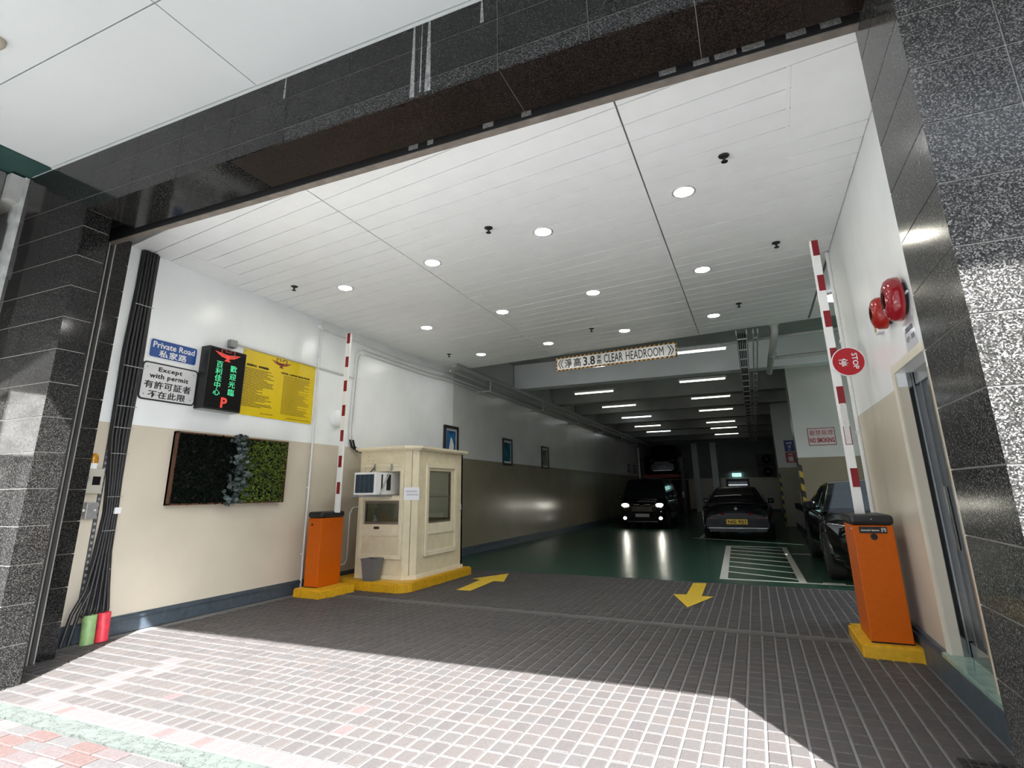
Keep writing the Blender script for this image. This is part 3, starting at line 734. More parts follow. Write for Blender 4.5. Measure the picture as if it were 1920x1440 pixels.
o = conduit('white vertical conduit between the yellow board and the striped arm', [(XW + .03, 6.30, 3.80), (XW + .03, 6.30, .02)], .015, [(XW + .02, 6.30, z) for z in (3.35, 2.4, 1.4, .5)])
MB().lathe((XW, 6.30, 3.83), (1, 0, 0), [(0, .055), (.05, .055), (.055, .05)], 16).build('box_cover', M_pipe, o)
conduit('white conduit running under the strip ceiling edge toward the kiosk', [(XW + .03, 6.36, 3.80), (XW + .03, 8.2, 3.78), (XW + .03, 9.1, 3.80), (-5.855, 10.4, 3.82)], .013)
for k, dy in enumerate((0, .07)):
    oo = conduit(('outer' if k == 0 else 'inner') + ' white conduit bending down behind the kiosk roof', [(-5.845, 12.6, 3.72 - dy), (-5.845, 10.5, 3.72 - dy), (XW + .04, 9.3, 3.70 - dy), (XW + .03, 7.30 + dy, 3.70 - dy), (XW + .03, 7.20 + dy, 3.66 - dy), (XW + .03, 7.16 + dy, 3.55 - dy), (XW + .03, 7.11 + dy, 2.30), (XW + .03, 7.13 + dy, 2.15)], .014)
    MB().tube([(XW + .03, 7.13 + dy, 2.15), (XW + .03, 7.18 + dy, 2.04), (XW + .06, 7.30 + dy, 1.97), (XW + .12, 7.5 + dy, 1.95), (-5.56, 7.6 + dy, 1.94)], .017, 8).build('flexible_hose', M_black, oo)
conduit('white low conduit loop between the orange cabinet and the kiosk', [(-5.6, 7.5, 1.10), (XW + .05, 7.42, 1.10), (XW + .03, 7.30, 1.09), (XW + .03, 7.24, 1.0), (XW + .03, 7.23, .34), (XW + .03, 7.19, .27), (XW + .03, 6.9, .24)], .013)
o = MB().lathe((XW, 6.80, 2.455), (1, 0, 0), [(0, .135), (.05, .135), (.075, .12), (.08, 0.02)], 28).build('round_cover', M_white); tag(o, 'white round wall cover behind the striped barrier arm', 'wall cover')

# ---- green wall panel
t = thing('moss_panel', 'framed living wall panel of dark and green moss with leaves', 'plant panel', (XW, 5.0, 1.19))
fy0, fy1, fz0, fz1 = 4.175, 5.805, 1.205, 2.008
MB().box(XW, fy0, fz0, XW + .03, fy1, fz1).build('backing', M_dark, t)
for a in ((fy0, fz0, fy0 + .016, fz1), (fy1 - .016, fz0, fy1, fz1), (fy0, fz0, fy1, fz0 + .016), (fy0, fz1 - .016, fy1, fz1)):
    MB().box(XW, a[0], a[1], XW + .075, a[2], a[3]).build('frame_side', M_wood, t)
def moss(y0, y1, n, m, r0, r1, seed):
    rr = random.Random(seed); b = MB()
    for k in range(n):
        y, z = rr.uniform(y0, y1), rr.uniform(fz0 + .01, fz1 - .015); x = XW + .03 + rr.uniform(.0, .045); r = rr.uniform(r0, r1)
        ax = Vector((1, rr.uniform(-.8, .8), rr.uniform(-.8, .8))).normalized()
        b.lathe((x, y, z), ax, [(0, r * .6), (r * .5, r * .75), (r * 1.0, r * .25)], 5, cap=False)
    return b.build('moss_bed', m, t, kind='stuff')
moss(fy0 + .02, 4.98, 1700, plain('near_black_moss', (.004, .007, .004), .95, var=.5, scale=30, spec=.08), .012, .024, 1)
moss(5.06, fy1 - .01, 1500, plain('green_moss', (.075, .115, .008), .9, var=.55, scale=18), .012, .024, 2)
lm = []
for m in (plain('eucalyptus_leaf', (.055, .078, .072), .45, var=.2, scale=30), plain('eucalyptus_leaf_dark', (.022, .034, .032), .45, var=.2, scale=30), plain('eucalyptus_leaf_pale', (.12, .155, .15), .45, var=.2, scale=30)):
    b = MB(); L_ = [(0, 0, 0)]
    ring_ = [(math.sin(a) * .024, math.cos(a) * .032, .004 * math.cos(2 * a)) for a in [2 * PI * k / 10 for k in range(10)]]
    V = [(0, 0, .006)] + ring_
    b.add(V, [(0, 1 + k, 1 + (k + 1) % 10) for k in range(10)], 0, True)
    lm.append(b.build('leaf', m, mesh_only=True))
rr = random.Random(5)
for k in range(210):
    z = rr.uniform(fz0 - .01, fz1 + .02); f = (fz1 - z) / (fz1 - fz0)
    c = 5.02 - .02 * f; hw = .085 + .05 * f
    o = link('leaf', lm[rr.choice((0, 0, 0, 1, 1, 2))], t)
    o.location = WM[t.name].inverted() @ Vector((XW + rr.uniform(.065, .13), c + rr.gauss(0, .55) * hw, z))
    o.rotation_euler = (rr.uniform(-.6, .6), PI / 2 + rr.uniform(-.7, .7), rr.uniform(0, 6.28)); s = rr.uniform(.75, 1.25); o.scale = (s, s, s)

# ---- cable bundle and the boxes at the entrance corner
t = thing('cable_bundle', 'thick bundle of black cables dropping from ceiling to floor', 'cables', (-5.88, 3.58, 0))
for k in range(11):
    u = k % 6 - 2.5; d = k // 6
    sp = lambda yc, hw: yc + u * hw / 2.5
    x = -5.925 + .032 * d + .004 * (k % 2)
    bx = x + (.05 if k in (0, 1) else .02)
    zl = 0.02 if k in (0, 1, 6) else .24
    P = [(x, sp(3.575, .085), 3.93), (x, sp(3.575, .085), 3.5), (x, sp(3.572, .10), 2.8), (x, sp(3.575, .085), 1.9), (x, sp(3.602, .062), 1.47), (x, sp(3.62, .056), 1.15), (x + .01, sp(3.605, .07), .78),
         (bx + .02, sp(3.585, .11), .45), (bx + .04, sp(3.55, .14) - (.03 if k in (0, 1, 6) else -.02), .27), (bx + .05, sp(3.53, .15) - (.05 if k in (0, 1, 6) else -.02), zl)]
    Q = []
    for i in range(len(P) - 1):
        for q in range(3):
            f = q / 3; Q.append(tuple(P[i][j] * (1 - f) + P[i + 1][j] * f for j in range(3)))
    Q.append(P[-1]); MB().tube(Q, .0165, 7).build('cable', M_black, t)
tr = MB().box(-5.948, 3.485, .35, -5.944, 3.525, 3.9, 0)
for k in range(60): tr.box(-5.944, 3.495, .4 + k * .058, -5.9425, 3.515, .425 + k * .058, 1)
tr.build('perforated_strip', [plain('dull_steel', (.10, .10, .10), .5, .5), plain('bright_slots', (.32, .33, .33), .6, var=0)], t)
for z, y, h in ((3.3, 3.575, .10), (2.62, 3.574, .11), (2.2, 3.573, .10), (1.98, 3.575, .10), (1.72, 3.585, .09), (1.30, 3.61, .075), (.98, 3.615, .075), (.62, 3.6, .10)):
    MB().box(-5.872, y - h, z, -5.868, y + h, z + .008).build('cable_tie', M_galv, t)
MB().box(-5.895, 3.62, 1.14, -5.86, 3.68, 1.20).build('cable_label', M_signw, t)
for nm, y, c, lab in (('green', 3.528, (.20, .33, .13), 'pale green painted pipe stub on the floor below the cables'), ('red', 3.652, (.60, .035, .06), 'red painted pipe stub on the floor below the cables')):
    o = MB().lathe((-5.79, y, 0), (-.06, 0, 1), [(0, .056), (.245, .056), (.25, .05), (.23, .044)], 20, cap=False).build('pipe_stub', plain(nm + '_stub_paint', c, .45, var=.18, scale=25)); tag(o, lab, 'pipe')
    MB().lathe((-5.801, y, .2), (-.06, 0, 1), [(0, .046), (.02, .046)], 16).build('pipe_mouth', plain('rusty_mouth', (.10, .05, .03), .9), o)
t = thing('control_box', 'small cream control box with a dark window under the amber beacon', 'control box', (-5.9, 3.4, 1.33))
MB().box(XW, 3.285, 1.335, -5.86, 3.465, 1.57, bev=.006).build('body', plain('putty_enamel', (.40, .38, .32), .5), t)
MB().box(-5.8605, 3.365, 1.415, -5.856, 3.435, 1.495).build('window', M_blk_g, t); MB().box(-5.8605, 3.315, 1.45, -5.855, 3.335, 1.49).build('switch', M_galv, t)
t = thing('warning_beacon', 'amber warning beacon standing on the cream control box', 'beacon', (-5.90, 3.36, 1.57))
MB().lathe((-5.90, 3.36, 1.57), (0, 0, 1), [(0, .042), (.03, .042), (.035, .046), (.05, .046)], 18).build('base', M_signw, t)
MB().lathe((-5.90, 3.36, 1.62), (0, 0, 1), [(0, .044), (.06, .043), (.085, .036), (.095, .015)], 18).build('dome', plain('amber_dome', (.45, .20, .01), .12, var=.2, scale=40), t)
t = thing('pull_box', 'grey steel pull box below the cream control box', 'junction box', (-5.92, 3.47, 1.1))
MB().box(XW + .001, 3.375, 1.10, -5.89, 3.48, 1.255, bev=.005).build('body', M_galv, t); MB().lathe((-5.889, 3.45, 1.18), (1, 0, 0), [(0, .010), (.008, .008)], 10).build('screw', M_signw, t)
MB().tube([(-5.92, 3.385, 1.18), (-5.92, 3.2, 1.18)], .013, 8).build('conduit', M_pipe, t)
# ================================================================== barriers
def barrier(tagl, x0, x1, y0, y1, z0, z1, arm_x, arm_y, stripes_side, disc=False, label=False):
    t = thing('barrier_gate', tagl, 'barrier', ((x0 + x1) / 2, (y0 + y1) / 2, z0))
    MB().box(x0, y0, z0, x1, y1, z1 - .085, bev=.008).build('cabinet', M_orange, t)
    cp = MB().box(x0 - .012, y0 - .012, z1 - .085, x1 + .012, y1 + .012, z1, bev=.03); cp.build('cap', M_black, t)
    MB().box(x0 + .002, y0 + .0, z0 + .001, x1 - .002, y1, z0 + .012).build('foot_plate', M_dark, t)
    w = .037
    arm = MB().box(arm_x - w, arm_y - .022, z1 - .02, arm_x + w, arm_y + .022, 3.69, bev=.004).build('arm', M_armw, t)
    n = 7
    for k in range(n):
        zc = 3.69 - .37 * k
        if zc - .15 < z1 + .02: break
        MB().box(arm_x - w * .55, arm_y - .0235, zc - .165, arm_x + w * 1.01, arm_y - .0215, zc - .002).build('stripe', M_red2, arm)
    return t
# left barrier beside the notice wall
L = barrier('orange barrier cabinet with raised striped arm beside the kiosk', -5.73, -5.50, 6.15, 6.60, .10, 1.07, -5.475, 6.42, 1)
MB().lathe((-5.66, 6.149, .90), (0, -1, 0), [(0, .016), (.004, .016)], 14).build('lock', M_dark, L)
MB().lathe((-5.499, 6.30, .94), (1, 0, 0), [(0, .008), (.004, .006)], 8).build('screw', M_galv, L)
Rb = barrier('orange barrier cabinet with raised striped arm carrying the red stop disc', .712, 1.005, 5.58, 6.08, .10, 1.08, .815, 5.80, 1)
MB().box(.757, 5.577, .932, .957, 5.581, .984).build('maker_plate', M_ink, Rb)
text('Automatic Systems', (.835, 5.5755, .955), (1, 0, 0), ZD, .13, .018, M_signw, Rb, bold=.01)
MB().prism([(.915, 5.5755, .943), (.925, 5.5755, .943), (.932, 5.5755, .968), (.939, 5.5755, .943), (.949, 5.5755, .943), (.949, 5.5755, .975), (.915, 5.5755, .975)], (0, .001, 0)).build('maker_mark', M_galv, Rb)
MB().lathe((.857, 5.579, .905), (0, -1, 0), [(0, .026), (.004, .026)], 18).build('lock', M_dark, Rb)
MB().lathe((.71, 5.62, .965), (-1, 0, 0), [(0, .010), (.005, .008)], 8).build('screw', M_galv, Rb)
MB().lathe((.855, 5.566, 1.045), (0, -1, 0), [(0, .006), (.004, .005)], 8).build('screw', M_galv, Rb)
MB().box(.80, 5.774, 1.68, .845, 5.7765, 2.05).build('printed_label', plain('printed_sticker', (.62, .62, .60), .5, var=.3, scale=120), Rb)
dc = Vector((.925, 5.755, 2.428)); dr = .136
MB().lathe(dc, (0, -1, 0), [(-.012, dr), (0, dr), (.004, dr - .004)], 40).build('stop_disc', M_signw, Rb)
MB().lathe(dc + Vector((0, -.0045, 0)), (0, -1, 0), [(0, dr - .008), (.002, dr - .008)], 40).build('disc_face', M_red, Rb)
text('STOP', dc + Vector((.055, -.009, .0)), (0, 0, -1), (1, 0, 0), .15, .045, M_signw, Rb, bold=.015)
text('停', dc + Vector((-.04, -.009, -.005)), (0, 0, -1), (1, 0, 0), .075, .072, M_signw, Rb, bold=.01)
def kerb_block(label, poly, h, name='barrier_plinth'):
    b = MB(); bm = bmesh.new()
    n = len(poly); vs_ = [bm.verts.new((p[0], p[1], -.02)) for p in poly]; f = bm.faces.new(vs_)
    r = bmesh.ops.extrude_face_region(bm, geom=[f]); bmesh.ops.translate(bm, vec=(0, 0, h + .02), verts=[v for v in r['geom'] if isinstance(v, bmesh.types.BMVert)])
    bmesh.ops.bevel(bm, geom=[e for e in bm.edges if max(v.co.z for v in e.verts) > h * .5], offset=.018, segments=2, affect='EDGES')
    bm.verts.index_update(); b.add([v.co[:] for v in bm.verts], [[v.index for v in f.verts] for f in bm.faces]); bm.free()
    return tag(b.build(name, M_yel), label, 'kerb')
kerb_block('yellow painted concrete plinth under the kiosk-side barrier', [(-5.80, 6.03), (-5.30, 6.00), (-5.24, 6.62), (-5.80, 6.66)], .10)
kerb_block('yellow painted concrete plinth under the stop-disc barrier', [(.635, 5.52), (1.085, 5.50), (1.085, 6.30), (.635, 6.30)], .10)
kerb_block('long yellow painted kerb slab carrying the cream kiosk', [(-5.88, 6.74), (-4.60, 6.68), (-4.47, 6.84), (-4.47, 8.62), (-5.88, 8.62)], .12, 'kiosk_kerb')

# ================================================================== kiosk
M_kio = plain('aged_cream_paint', (.70, .62, .43), .45, var=.07, scale=7, bump=.15, bscale=14)
M_kio2 = plain('cream_moulding', (.76, .68, .50), .4, var=.07, scale=9, bump=.1)
M_kal = plain('brown_window_channel', (.20, .175, .14), .4, .4)
G = glass('kiosk_glass', (.72, .76, .73))
t = kio = thing('attendant_kiosk', 'cream attendant kiosk with chamfered corner on the yellow kerb', 'kiosk', (-5.05, 7.7, .12))
ax, bx, ay, by, z0, z1 = -5.55, -4.585, 6.97, 8.48, .12, 1.93
cx_, cy_ = -4.73, 7.115
f = MB()
# front wall with two openings (air conditioner above, window below)
T = .05
for (xa, za, xb, zb) in ((ax, z0, -5.42, z1), (-4.80, z0, cx_, z1), (-5.42, z0, -4.80, .865), (-5.42, 1.195, -4.80, 1.27), (-5.42, 1.62, -4.80, z1)):
    f.box(xa, ay, za, xb, ay + T, zb)
f.build('front_wall', M_kio, t)
f = MB()
for (ya, za, yb, zb) in ((cy_, z0, 7.42, z1), (8.09, z0, by, z1), (7.42, z0, 8.09, .86), (7.42, 1.635, 8.09, z1)):
    f.box(bx - T, ya, za, bx, yb, zb)
f.build('side_wall', M_kio, t)
d1 = Vector((bx - cx_, cy_ - ay, 0)); mid = Vector((cx_, ay, 0)) + d1 * .5; n1 = Vector((d1.y, -d1.x, 0)).normalized(); u1 = d1.normalized()
for s in (0, 1):
    p = Vector((cx_, ay, z0)) + d1 * (.5 * s) + u1 * (.004 * s); q = Vector((cx_, ay, z0)) + d1 * (.5 + .5 * s) - u1 * (.004 * (1 - s))
    MB().prism([p, q, q - n1 * T, p - n1 * T], (0, 0, z1 - z0)).build('corner_board', M_kio, t)
MB().box(ax, ay + T, z0, ax + T, 7.3, z1).box(ax, 8.15, z0, ax + T, by, z1).box(ax, 7.3, z0, ax + T, 8.15, .9).box(ax, 7.3, 1.68, ax + T, 8.15, z1).build('rear_wall', M_kio, t)
MB().box(ax, by - T, z0, -5.4, by, z1).box(-4.75, by - T, z0, bx, by, z1).box(-5.4, by - T, z0, -4.75, by, .9).box(-5.4, by - T, 1.68, -4.75, by, z1).build('end_wall', M_kio, t)
MB().prism([(ax - .03, ay - .05, z1), (cx_ + .02, ay - .05, z1), (bx + .05, cy_ - .02, z1), (bx + .05, by + .04, z1), (ax - .03, by + .04, z1)], (0, 0, .022)).prism([(ax - .05, ay - .075, z1 + .022), (cx_ + .03, ay - .075, z1 + .022), (bx + .075, cy_ - .03, z1 + .022), (bx + .075, by + .06, z1 + .022), (ax - .05, by + .06, z1 + .022)], (0, 0, .035)).build('roof', M_kio2, t)
MB().prism([(ax + .05, ay - .02, z0 + .001), (cx_ + .01, ay - .02, z0 + .001), (bx + .02, cy_ - .01, z0 + .001), (bx + .02, by, z0 + .001), (ax + .05, by, z0 + .001)], (0, 0, .05)).build('plinth_trim', M_kio2, t)
def fr_front(x0, za, x1, zb, w, d, name, m=M_kio2):
    b = MB()
    b.box(x0, ay - d, za, x0 + w, ay, zb, bev=.008); b.box(x1 - w, ay - d, za, x1, ay, zb, bev=.008)
    b.box(x0 + w, ay - d, zb - w, x1 - w, ay, zb, bev=.008); b.box(x0 + w, ay - d, za, x1 - w, ay, za + w, bev=.008)
    return b.build(name, m, t)
fr_front(-5.495, .39, -4.745, 1.735, .055, .03, 'front_moulding')
MB().box(-5.44, ay - .026, .70, -4.80, ay, .745, bev=.008).build('rail', M_kio2, t); MB().box(-5.44, ay - .024, 1.205, -4.80, ay, 1.255, bev=.008).build('rail', M_kio2, t)
MB().box(-5.44, ay - .02, .445, -4.80, ay, .70).build('lower_panel', M_kio, t); MB().box(-5.44, ay - .02, .745, -4.80, ay, .865).build('apron_panel', M_kio2, t)
MB().box(-5.44, ay - .022, 1.62, -4.80, ay, 1.68).build('head_board', M_kio2, t)
wf = MB()
for a in ((-5.42, .865, -5.40, 1.195), (-4.82, .865, -4.80, 1.195), (-5.40, .865, -4.82, .90), (-5.40, 1.16, -4.82, 1.195)): wf.box(a[0], ay - .008, a[1], a[2], ay + .03, a[3])
w_ = wf.build('window_frame', M_kal, t); MB().box(-5.40, ay + .008, .90, -4.82, ay + .012, 1.16).build('pane', G, w_)
MB().box(-5.23, ay - .0225, .80, -5.135, ay - .0195, .835).build('name_plate', plain('dark_brass_plate', (.04, .025, .015), .4), t)
def fr_side(y0, za, y1, zb, w, d, name, m=M_kio2):
    b = MB()
    b.box(bx, y0, za, bx + d, y0 + w, zb, bev=.008); b.box(bx, y1 - w, za, bx + d, y1, zb, bev=.008)
    b.box(bx, y0 + w, zb - w, bx + d, y1 - w, zb, bev=.008); b.box(bx, y0 + w, za, bx + d, y1 - w, za + w, bev=.008)
    return b.build(name, m, t)
fr_side(7.30, .40, 8.24, 1.745, .07, .03, 'side_moulding')
MB().box(bx, 7.37, .70, bx + .026, 8.17, .74, bev=.008).build('rail', M_kio2, t); MB().box(bx, 7.37, .47, bx + .012, 8.17, .70).build('lower_panel', M_kio, t); MB().box(bx, 7.37, .74, bx + .02, 8.17, .86).build('apron_panel', M_kio2, t)
wf = MB()
for a in ((7.42, .86, 7.435, 1.635), (8.075, .86, 8.09, 1.635), (7.435, .86, 8.075, .885), (7.435, 1.61, 8.075, 1.635), (7.435, 1.235, 8.075, 1.255)): wf.box(bx - .035, a[0], a[1], bx - .003, a[2], a[3])
w_ = wf.build('window_frame', M_kal, t)
MB().box(bx - .02, 7.435, .885, bx - .016, 8.075, 1.235).build('pane', G, w_); MB().box(bx - .02, 7.435, 1.255, bx - .016, 8.075, 1.61).build('pane', G, w_)
MB().box(bx, 8.40, 1.02, bx + .02, 8.43, 1.12, bev=.006).build('door_handle', M_steel, t)
MB().box(ax + .06, 7.03, .84, -4.9, 7.4, .87).build('counter', M_kio, t)
for x, z in ((-5.40, 1.85), (-5.32, 1.855), (-5.40, 1.79), (-5.31, 1.79)): MB().lathe((x, ay, z), (0, -1, 0), [(0, .006), (.004, .005)], 8).build('screw', M_dark, t)
bt = thing('pump_bottle', 'white pump bottle on the counter behind the kiosk window', 'bottle', (-5.31, 7.08, .87))
MB().lathe((-5.31, 7.08, .87), (0, 0, 1), [(0, .035), (.06, .035), (.075, .015), (.10, .012)], 14).build('body', M_signw, bt); MB().box(-5.34, 7.07, .97, -5.30, 7.09, .985).build('pump', M_signw, bt)
bt = thing('seat_back', 'olive padded chair seen inside the kiosk window', 'chair', (-4.98, 7.62, .12))
MB().box(-5.16, 7.60, .62, -4.80, 7.68, 1.08, bev=.03).build('backrest', plain('olive_vinyl', (.17, .155, .07), .5), bt); MB().box(-5.16, 7.60, .52, -4.80, 8.0, .60, bev=.03).build('seat', plain('olive_vinyl', (.17, .155, .07), .5), bt)
MB().cyl((-4.98, 7.8, .12), (-4.98, 7.8, .52), .03).build('post', M_galv, bt)
nt = thing('paper_notice', 'white paper notice taped on the chamfered kiosk corner', 'notice', tuple(mid + Vector((0, 0, 1.3))))
c0 = mid + n1 * .004
MB().prism([c0 - u1 * .115 + Vector((0, 0, 1.205)), c0 + u1 * .115 + Vector((0, 0, 1.205)), c0 + u1 * .115 + Vector((0, 0, 1.385)), c0 - u1 * .115 + Vector((0, 0, 1.385))], n1 * .002).build('sheet', M_paper, nt)
MB_p = MB(); rr = random.Random(9)
for z in (1.318, 1.27):
    u = -.08 if z > 1.3 else -.065
    while u < .085:
        w = rr.uniform(.012, .016)
        for q in range(3): MB_p.prism([c0 + n1 * .0025 + u1 * u + Vector((0, 0, z + q * .008)), c0 + n1 * .0025 + u1 * (u + w * rr.uniform(.6, 1)) + Vector((0, 0, z + q * .008)), c0 + n1 * .0025 + u1 * (u + w) + Vector((0, 0, z + q * .008 + .004)), c0 + n1 * .0025 + u1 * u + Vector((0, 0, z + q * .008 + .004))], n1 * .0006)
        u += .021
MB_p.build('print', M_ink, nt, kind='stuff')
# window air conditioner
t = thing('air_conditioner', 'white window air conditioner jutting from the kiosk front', 'air conditioner', (-5.13, 6.8, 1.28))
a0, a1, b0, b1, c0_, c1 = -5.325, -4.945, 6.56, 7.15, 1.285, 1.60
MB().box(a0, b0, c0_, a1, b1, c1, bev=.008).build('casing', M_armw, t)
g_ = MB().box(a0 + .03, b0 - .004, c0_ + .03, a1 - .03, b0, c1 - .03, 0)
for k in range(1, 4): g_.box(a0 + .03 + .08 * k, b0 - .008, c0_ + .03, a0 + .033 + .08 * k, b0 - .004, c1 - .03, 1)
for k in range(1, 12): g_.box(a0 + .03, b0 - .008, c0_ + .03 + k * .0215, a1 - .03, b0 - .004, c0_ + .033 + k * .0215, 1)
g_.build('rear_grille', [plain('coil_fins', (.015, .035, .05), .4), plain('grille_wire', (.12, .15, .17), .5, var=0)], t)
for y in (6.69, 6.82): MB().box(a1 - .001, y, c0_ + .06, a1 + .002, y + (.035 if y < 6.7 else .10), c1 - .03).build('side_vent', M_dark, t)
MB().box(a0 - .02, b0 - .02, c0_ - .03, a1 + .02, ay - .03, c0_ - .005).build('drip_tray', M_galv, t)
for x in (-5.24, -4.935):
    MB().prism([(x, ay - .05, 1.73), (x + .012, ay - .05, 1.73), (x + .012, ay - .08, 1.73), (x, ay - .08, 1.73)], (0, 0, -.10)).build('hook', M_galv, t)
MB().tube([(-4.925, ay - .05, 1.69), (-4.925, 6.64, 1.28)], .011, 6).build('stay', M_galv, t)
MB().tube([(-5.24, ay - .05, 1.69), (-5.24, 6.8, 1.60)], .008, 6).build('stay', M_dark, t)
# bin
t = thing('waste_bin', 'small grey plastic waste bin on the yellow kiosk kerb', 'bin', (-5.13, 6.82, .12))
def rsq(x, y, z, h, w2): return [(x - w2, y - h, z), (x + w2, y - h, z), (x + w2, y + h, z), (x - w2, y + h, z)]
bb = MB(); R0, R1 = .085, .115
lo, hi = rsq(-5.13, 6.82, .122, .08, .085), rsq(-5.13, 6.82, .40, .105, .115); hi2 = rsq(-5.13, 6.82, .40, .095, .105); lo2 = rsq(-5.13, 6.82, .14, .07, .075)
bb.add(lo + hi + hi2 + lo2, [(3, 2, 1, 0)] + [(i, (i + 1) % 4, 4 + (i + 1) % 4, 4 + i) for i in range(4)] + [(4 + i, 4 + (i + 1) % 4, 8 + (i + 1) % 4, 8 + i) for i in range(4)] + [(8 + i, 8 + (i + 1) % 4, 12 + (i + 1) % 4, 12 + i) for i in range(4)] + [(12, 13, 14, 15)])
bb.build('body', plain('grey_bin_plastic', (.13, .135, .14), .5, var=0), t)
rm = MB()
for a in ((-5.25, 6.71, -5.01, 6.725), (-5.25, 6.915, -5.01, 6.93), (-5.25, 6.725, -5.235, 6.915), (-5.025, 6.725, -5.01, 6.915)): rm.box(a[0], a[1], .392, a[2], a[3], .412)
rm.build('rim', plain('grey_bin_plastic', (.13, .135, .14), .5, var=0), t)

# ================================================================== things on the stop-disc wall
XR = 1.09
def bell(label, y, z, r, gong, tint):
    t = thing('fire_bell', label, 'fire bell', (XR, y, z), 0, None)
    MB().lathe((XR, y, z), (-1, 0, 0), [(0, r * .72), (.028, r * .72)], 24).build('back_box', M_black, t)
    MB().lathe((XR - .03, y, z), (-1, 0, 0), [(0, r), (.012, r * 1.0), (.05, r * .97), (.075, r * .85), (.088, r * .62), (.092, r * .4)], 36, cap=False).build('gong', tint, t)
    MB().lathe((XR - .0905, y, z), (-1, 0, 0), [(0, r * (.52 if gong else .30)), (.004, r * (.5 if gong else .28)), (.0055, r * .08)], 24).build('badge' if gong else 'hub', M_signw if gong else M_red, t)
    MB().lathe((XR - .094, y, z), (-1, 0, 0), [(0, r * .11), (.006, r * .09)], 10).build('nut', M_dark, t)
    MB().cyl((XR - .015, y - r * .7, z), (XR - .015, y - r * 1.08, z), .008, 8).build('striker', M_signw, t)
bell('larger glossy red fire bell with white centre badge above the door', 4.33, 2.555, .155, True, plain('bell_red', (.30, .006, .014), .12, var=0, coat=.5))
bell('smaller scratched red fire bell beside the larger one', 4.76, 2.585, .125, False, plain('bell_red_old', (.34, .014, .01), .2, var=.15, scale=40))
t = thing('break_glass_point', 'small white fire switch box with yellowed front under the bells', 'switch', (XR, 5.08, 2.5))
MB().box(XR - .045, 5.02, 2.50, XR, 5.12, 2.62, bev=.005).build('body', M_signw, t); MB().box(XR - .047, 5.035, 2.515, XR - .044, 5.105, 2.605).build('front', plain('yellowed_card', (.42, .30, .13), .5), t)
t = thing('wall_notice', 'glossy white laminated notice taped above the steel door', 'notice', (XR, 4.34, 2.19))
MB().box(XR - .003, 4.21, 2.19, XR, 4.485, 2.405).build('sheet', plain('laminated_sheet', (.62, .63, .66), .12, var=0), t)
for s, z in (('消防鐘', 2.345), ('CF - 101', 2.28)): text(s, (XR - .005, 4.35, z), (0, -1, 0), ZD, .19, .035, plain('grey_ink', (.25, .25, .28), .6, var=0), t)
# door
M_mir = plain('dark_mirror_glass', (.012, .013, .014), .03, var=0, spec=.25)
M_dsteel = plain('brushed_dark_steel', (.34, .35, .35), .16, 1.0, var=.03)
t = structure('door_1', MB().box(1.205, DY0, DZ0, 1.22, DY1, DZ1), M_mir)
for a in ((DY0, DY0 + .03), (4.52, 4.55), (DY1 - .035, DY1)):
    MB().box(1.185, a[0], DZ0, 1.205, a[1], DZ1).build('stile', M_dsteel, t)
MB().box(1.187, DY0 + .05, DZ1 - .10, 1.205, DY1 - .06, DZ1).build('head_rail', M_dsteel, t)
MB().box(1.187, DY0 + .05, DZ0, 1.205, DY1 - .06, DZ0 + .10).build('foot_rail', M_dsteel, t)
MB().box(1.15, DY1 - .015, DZ0, 1.185, DY1 - .002, DZ1).build('jamb_lining', M_dsteel, t)
MB().box(1.187, 4.74, DZ0 + .10, 1.205, 4.75, DZ1 - .10).build('glazing_bar', M_dsteel, t); MB().box(1.187, 4.34, DZ0 + .10, 1.205, 4.365, DZ1 - .10).build('glazing_bar', M_dsteel, t)
MB().box(1.16, 4.60, .9, 1.18, 4.625, 1.3).build('pull_handle', M_dsteel, t)
structure('trim_3', MB().box(1.078, DY1, DZ0 - .02, 1.0905, DY1 + .09, DZ1 + .06).box(1.078, 4.0, DZ1, 1.0905, DY1, DZ1 + .06), plain('pale_cream_trim', (.66, .63, .52), .5))
structure('door_sill', MB().box(1.045, 3.04, .17, 1.255, 5.0, .202, bev=.004), plain('green_marble', (.20, .30, .25), .12, var=.2, scale=14))

# ================================================================== deep garage: columns, ramp wall, signs
def column(x0, y0, x1, y1, name='column'):
    c = MB()
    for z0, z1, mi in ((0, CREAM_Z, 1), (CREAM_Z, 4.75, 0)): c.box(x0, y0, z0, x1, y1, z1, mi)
    return structure(name, c, [M_white_shade, M_cream_shade])
ca = column(1.05, 15.5, 2.65, 16.2); cb = column(.84, 22.5, 2.0, 23.1)
structure('wall_bay', MB().box(1.25, 30.0, 0, 1.45, 37, 4.75), M_white)
structure('ramp_wall', MB().box(1.22, 16.2, 0, 1.36, 22.5, .62).box(1.22, 16.2, .62, 1.36, 22.5, .80, 1), [M_white, M_dark])
structure('baseboard_2', MB().box(1.19, 16.2, 0, 1.22, 22.5, .14), M_base)
structure('baseboard_3', MB().box(1.03, 15.47, 0, 2.67, 15.5, .14).box(1.02, 15.47, 0, 1.05, 16.2, .14), M_base)
o = MB().tube([(1.32, 22.4, 1.10), (1.32, 16.3, 1.40)], .025, 8).build('handrail', M_pipe); tag(o, 'pale sloping handrail beyond the no smoking column', 'handrail')
for y, z in ((17.5, 1.34), (20.5, 1.19)): MB().cyl((1.32, y, .8), (1.32, y, z), .014, 8).build('post', M_pipe, o)
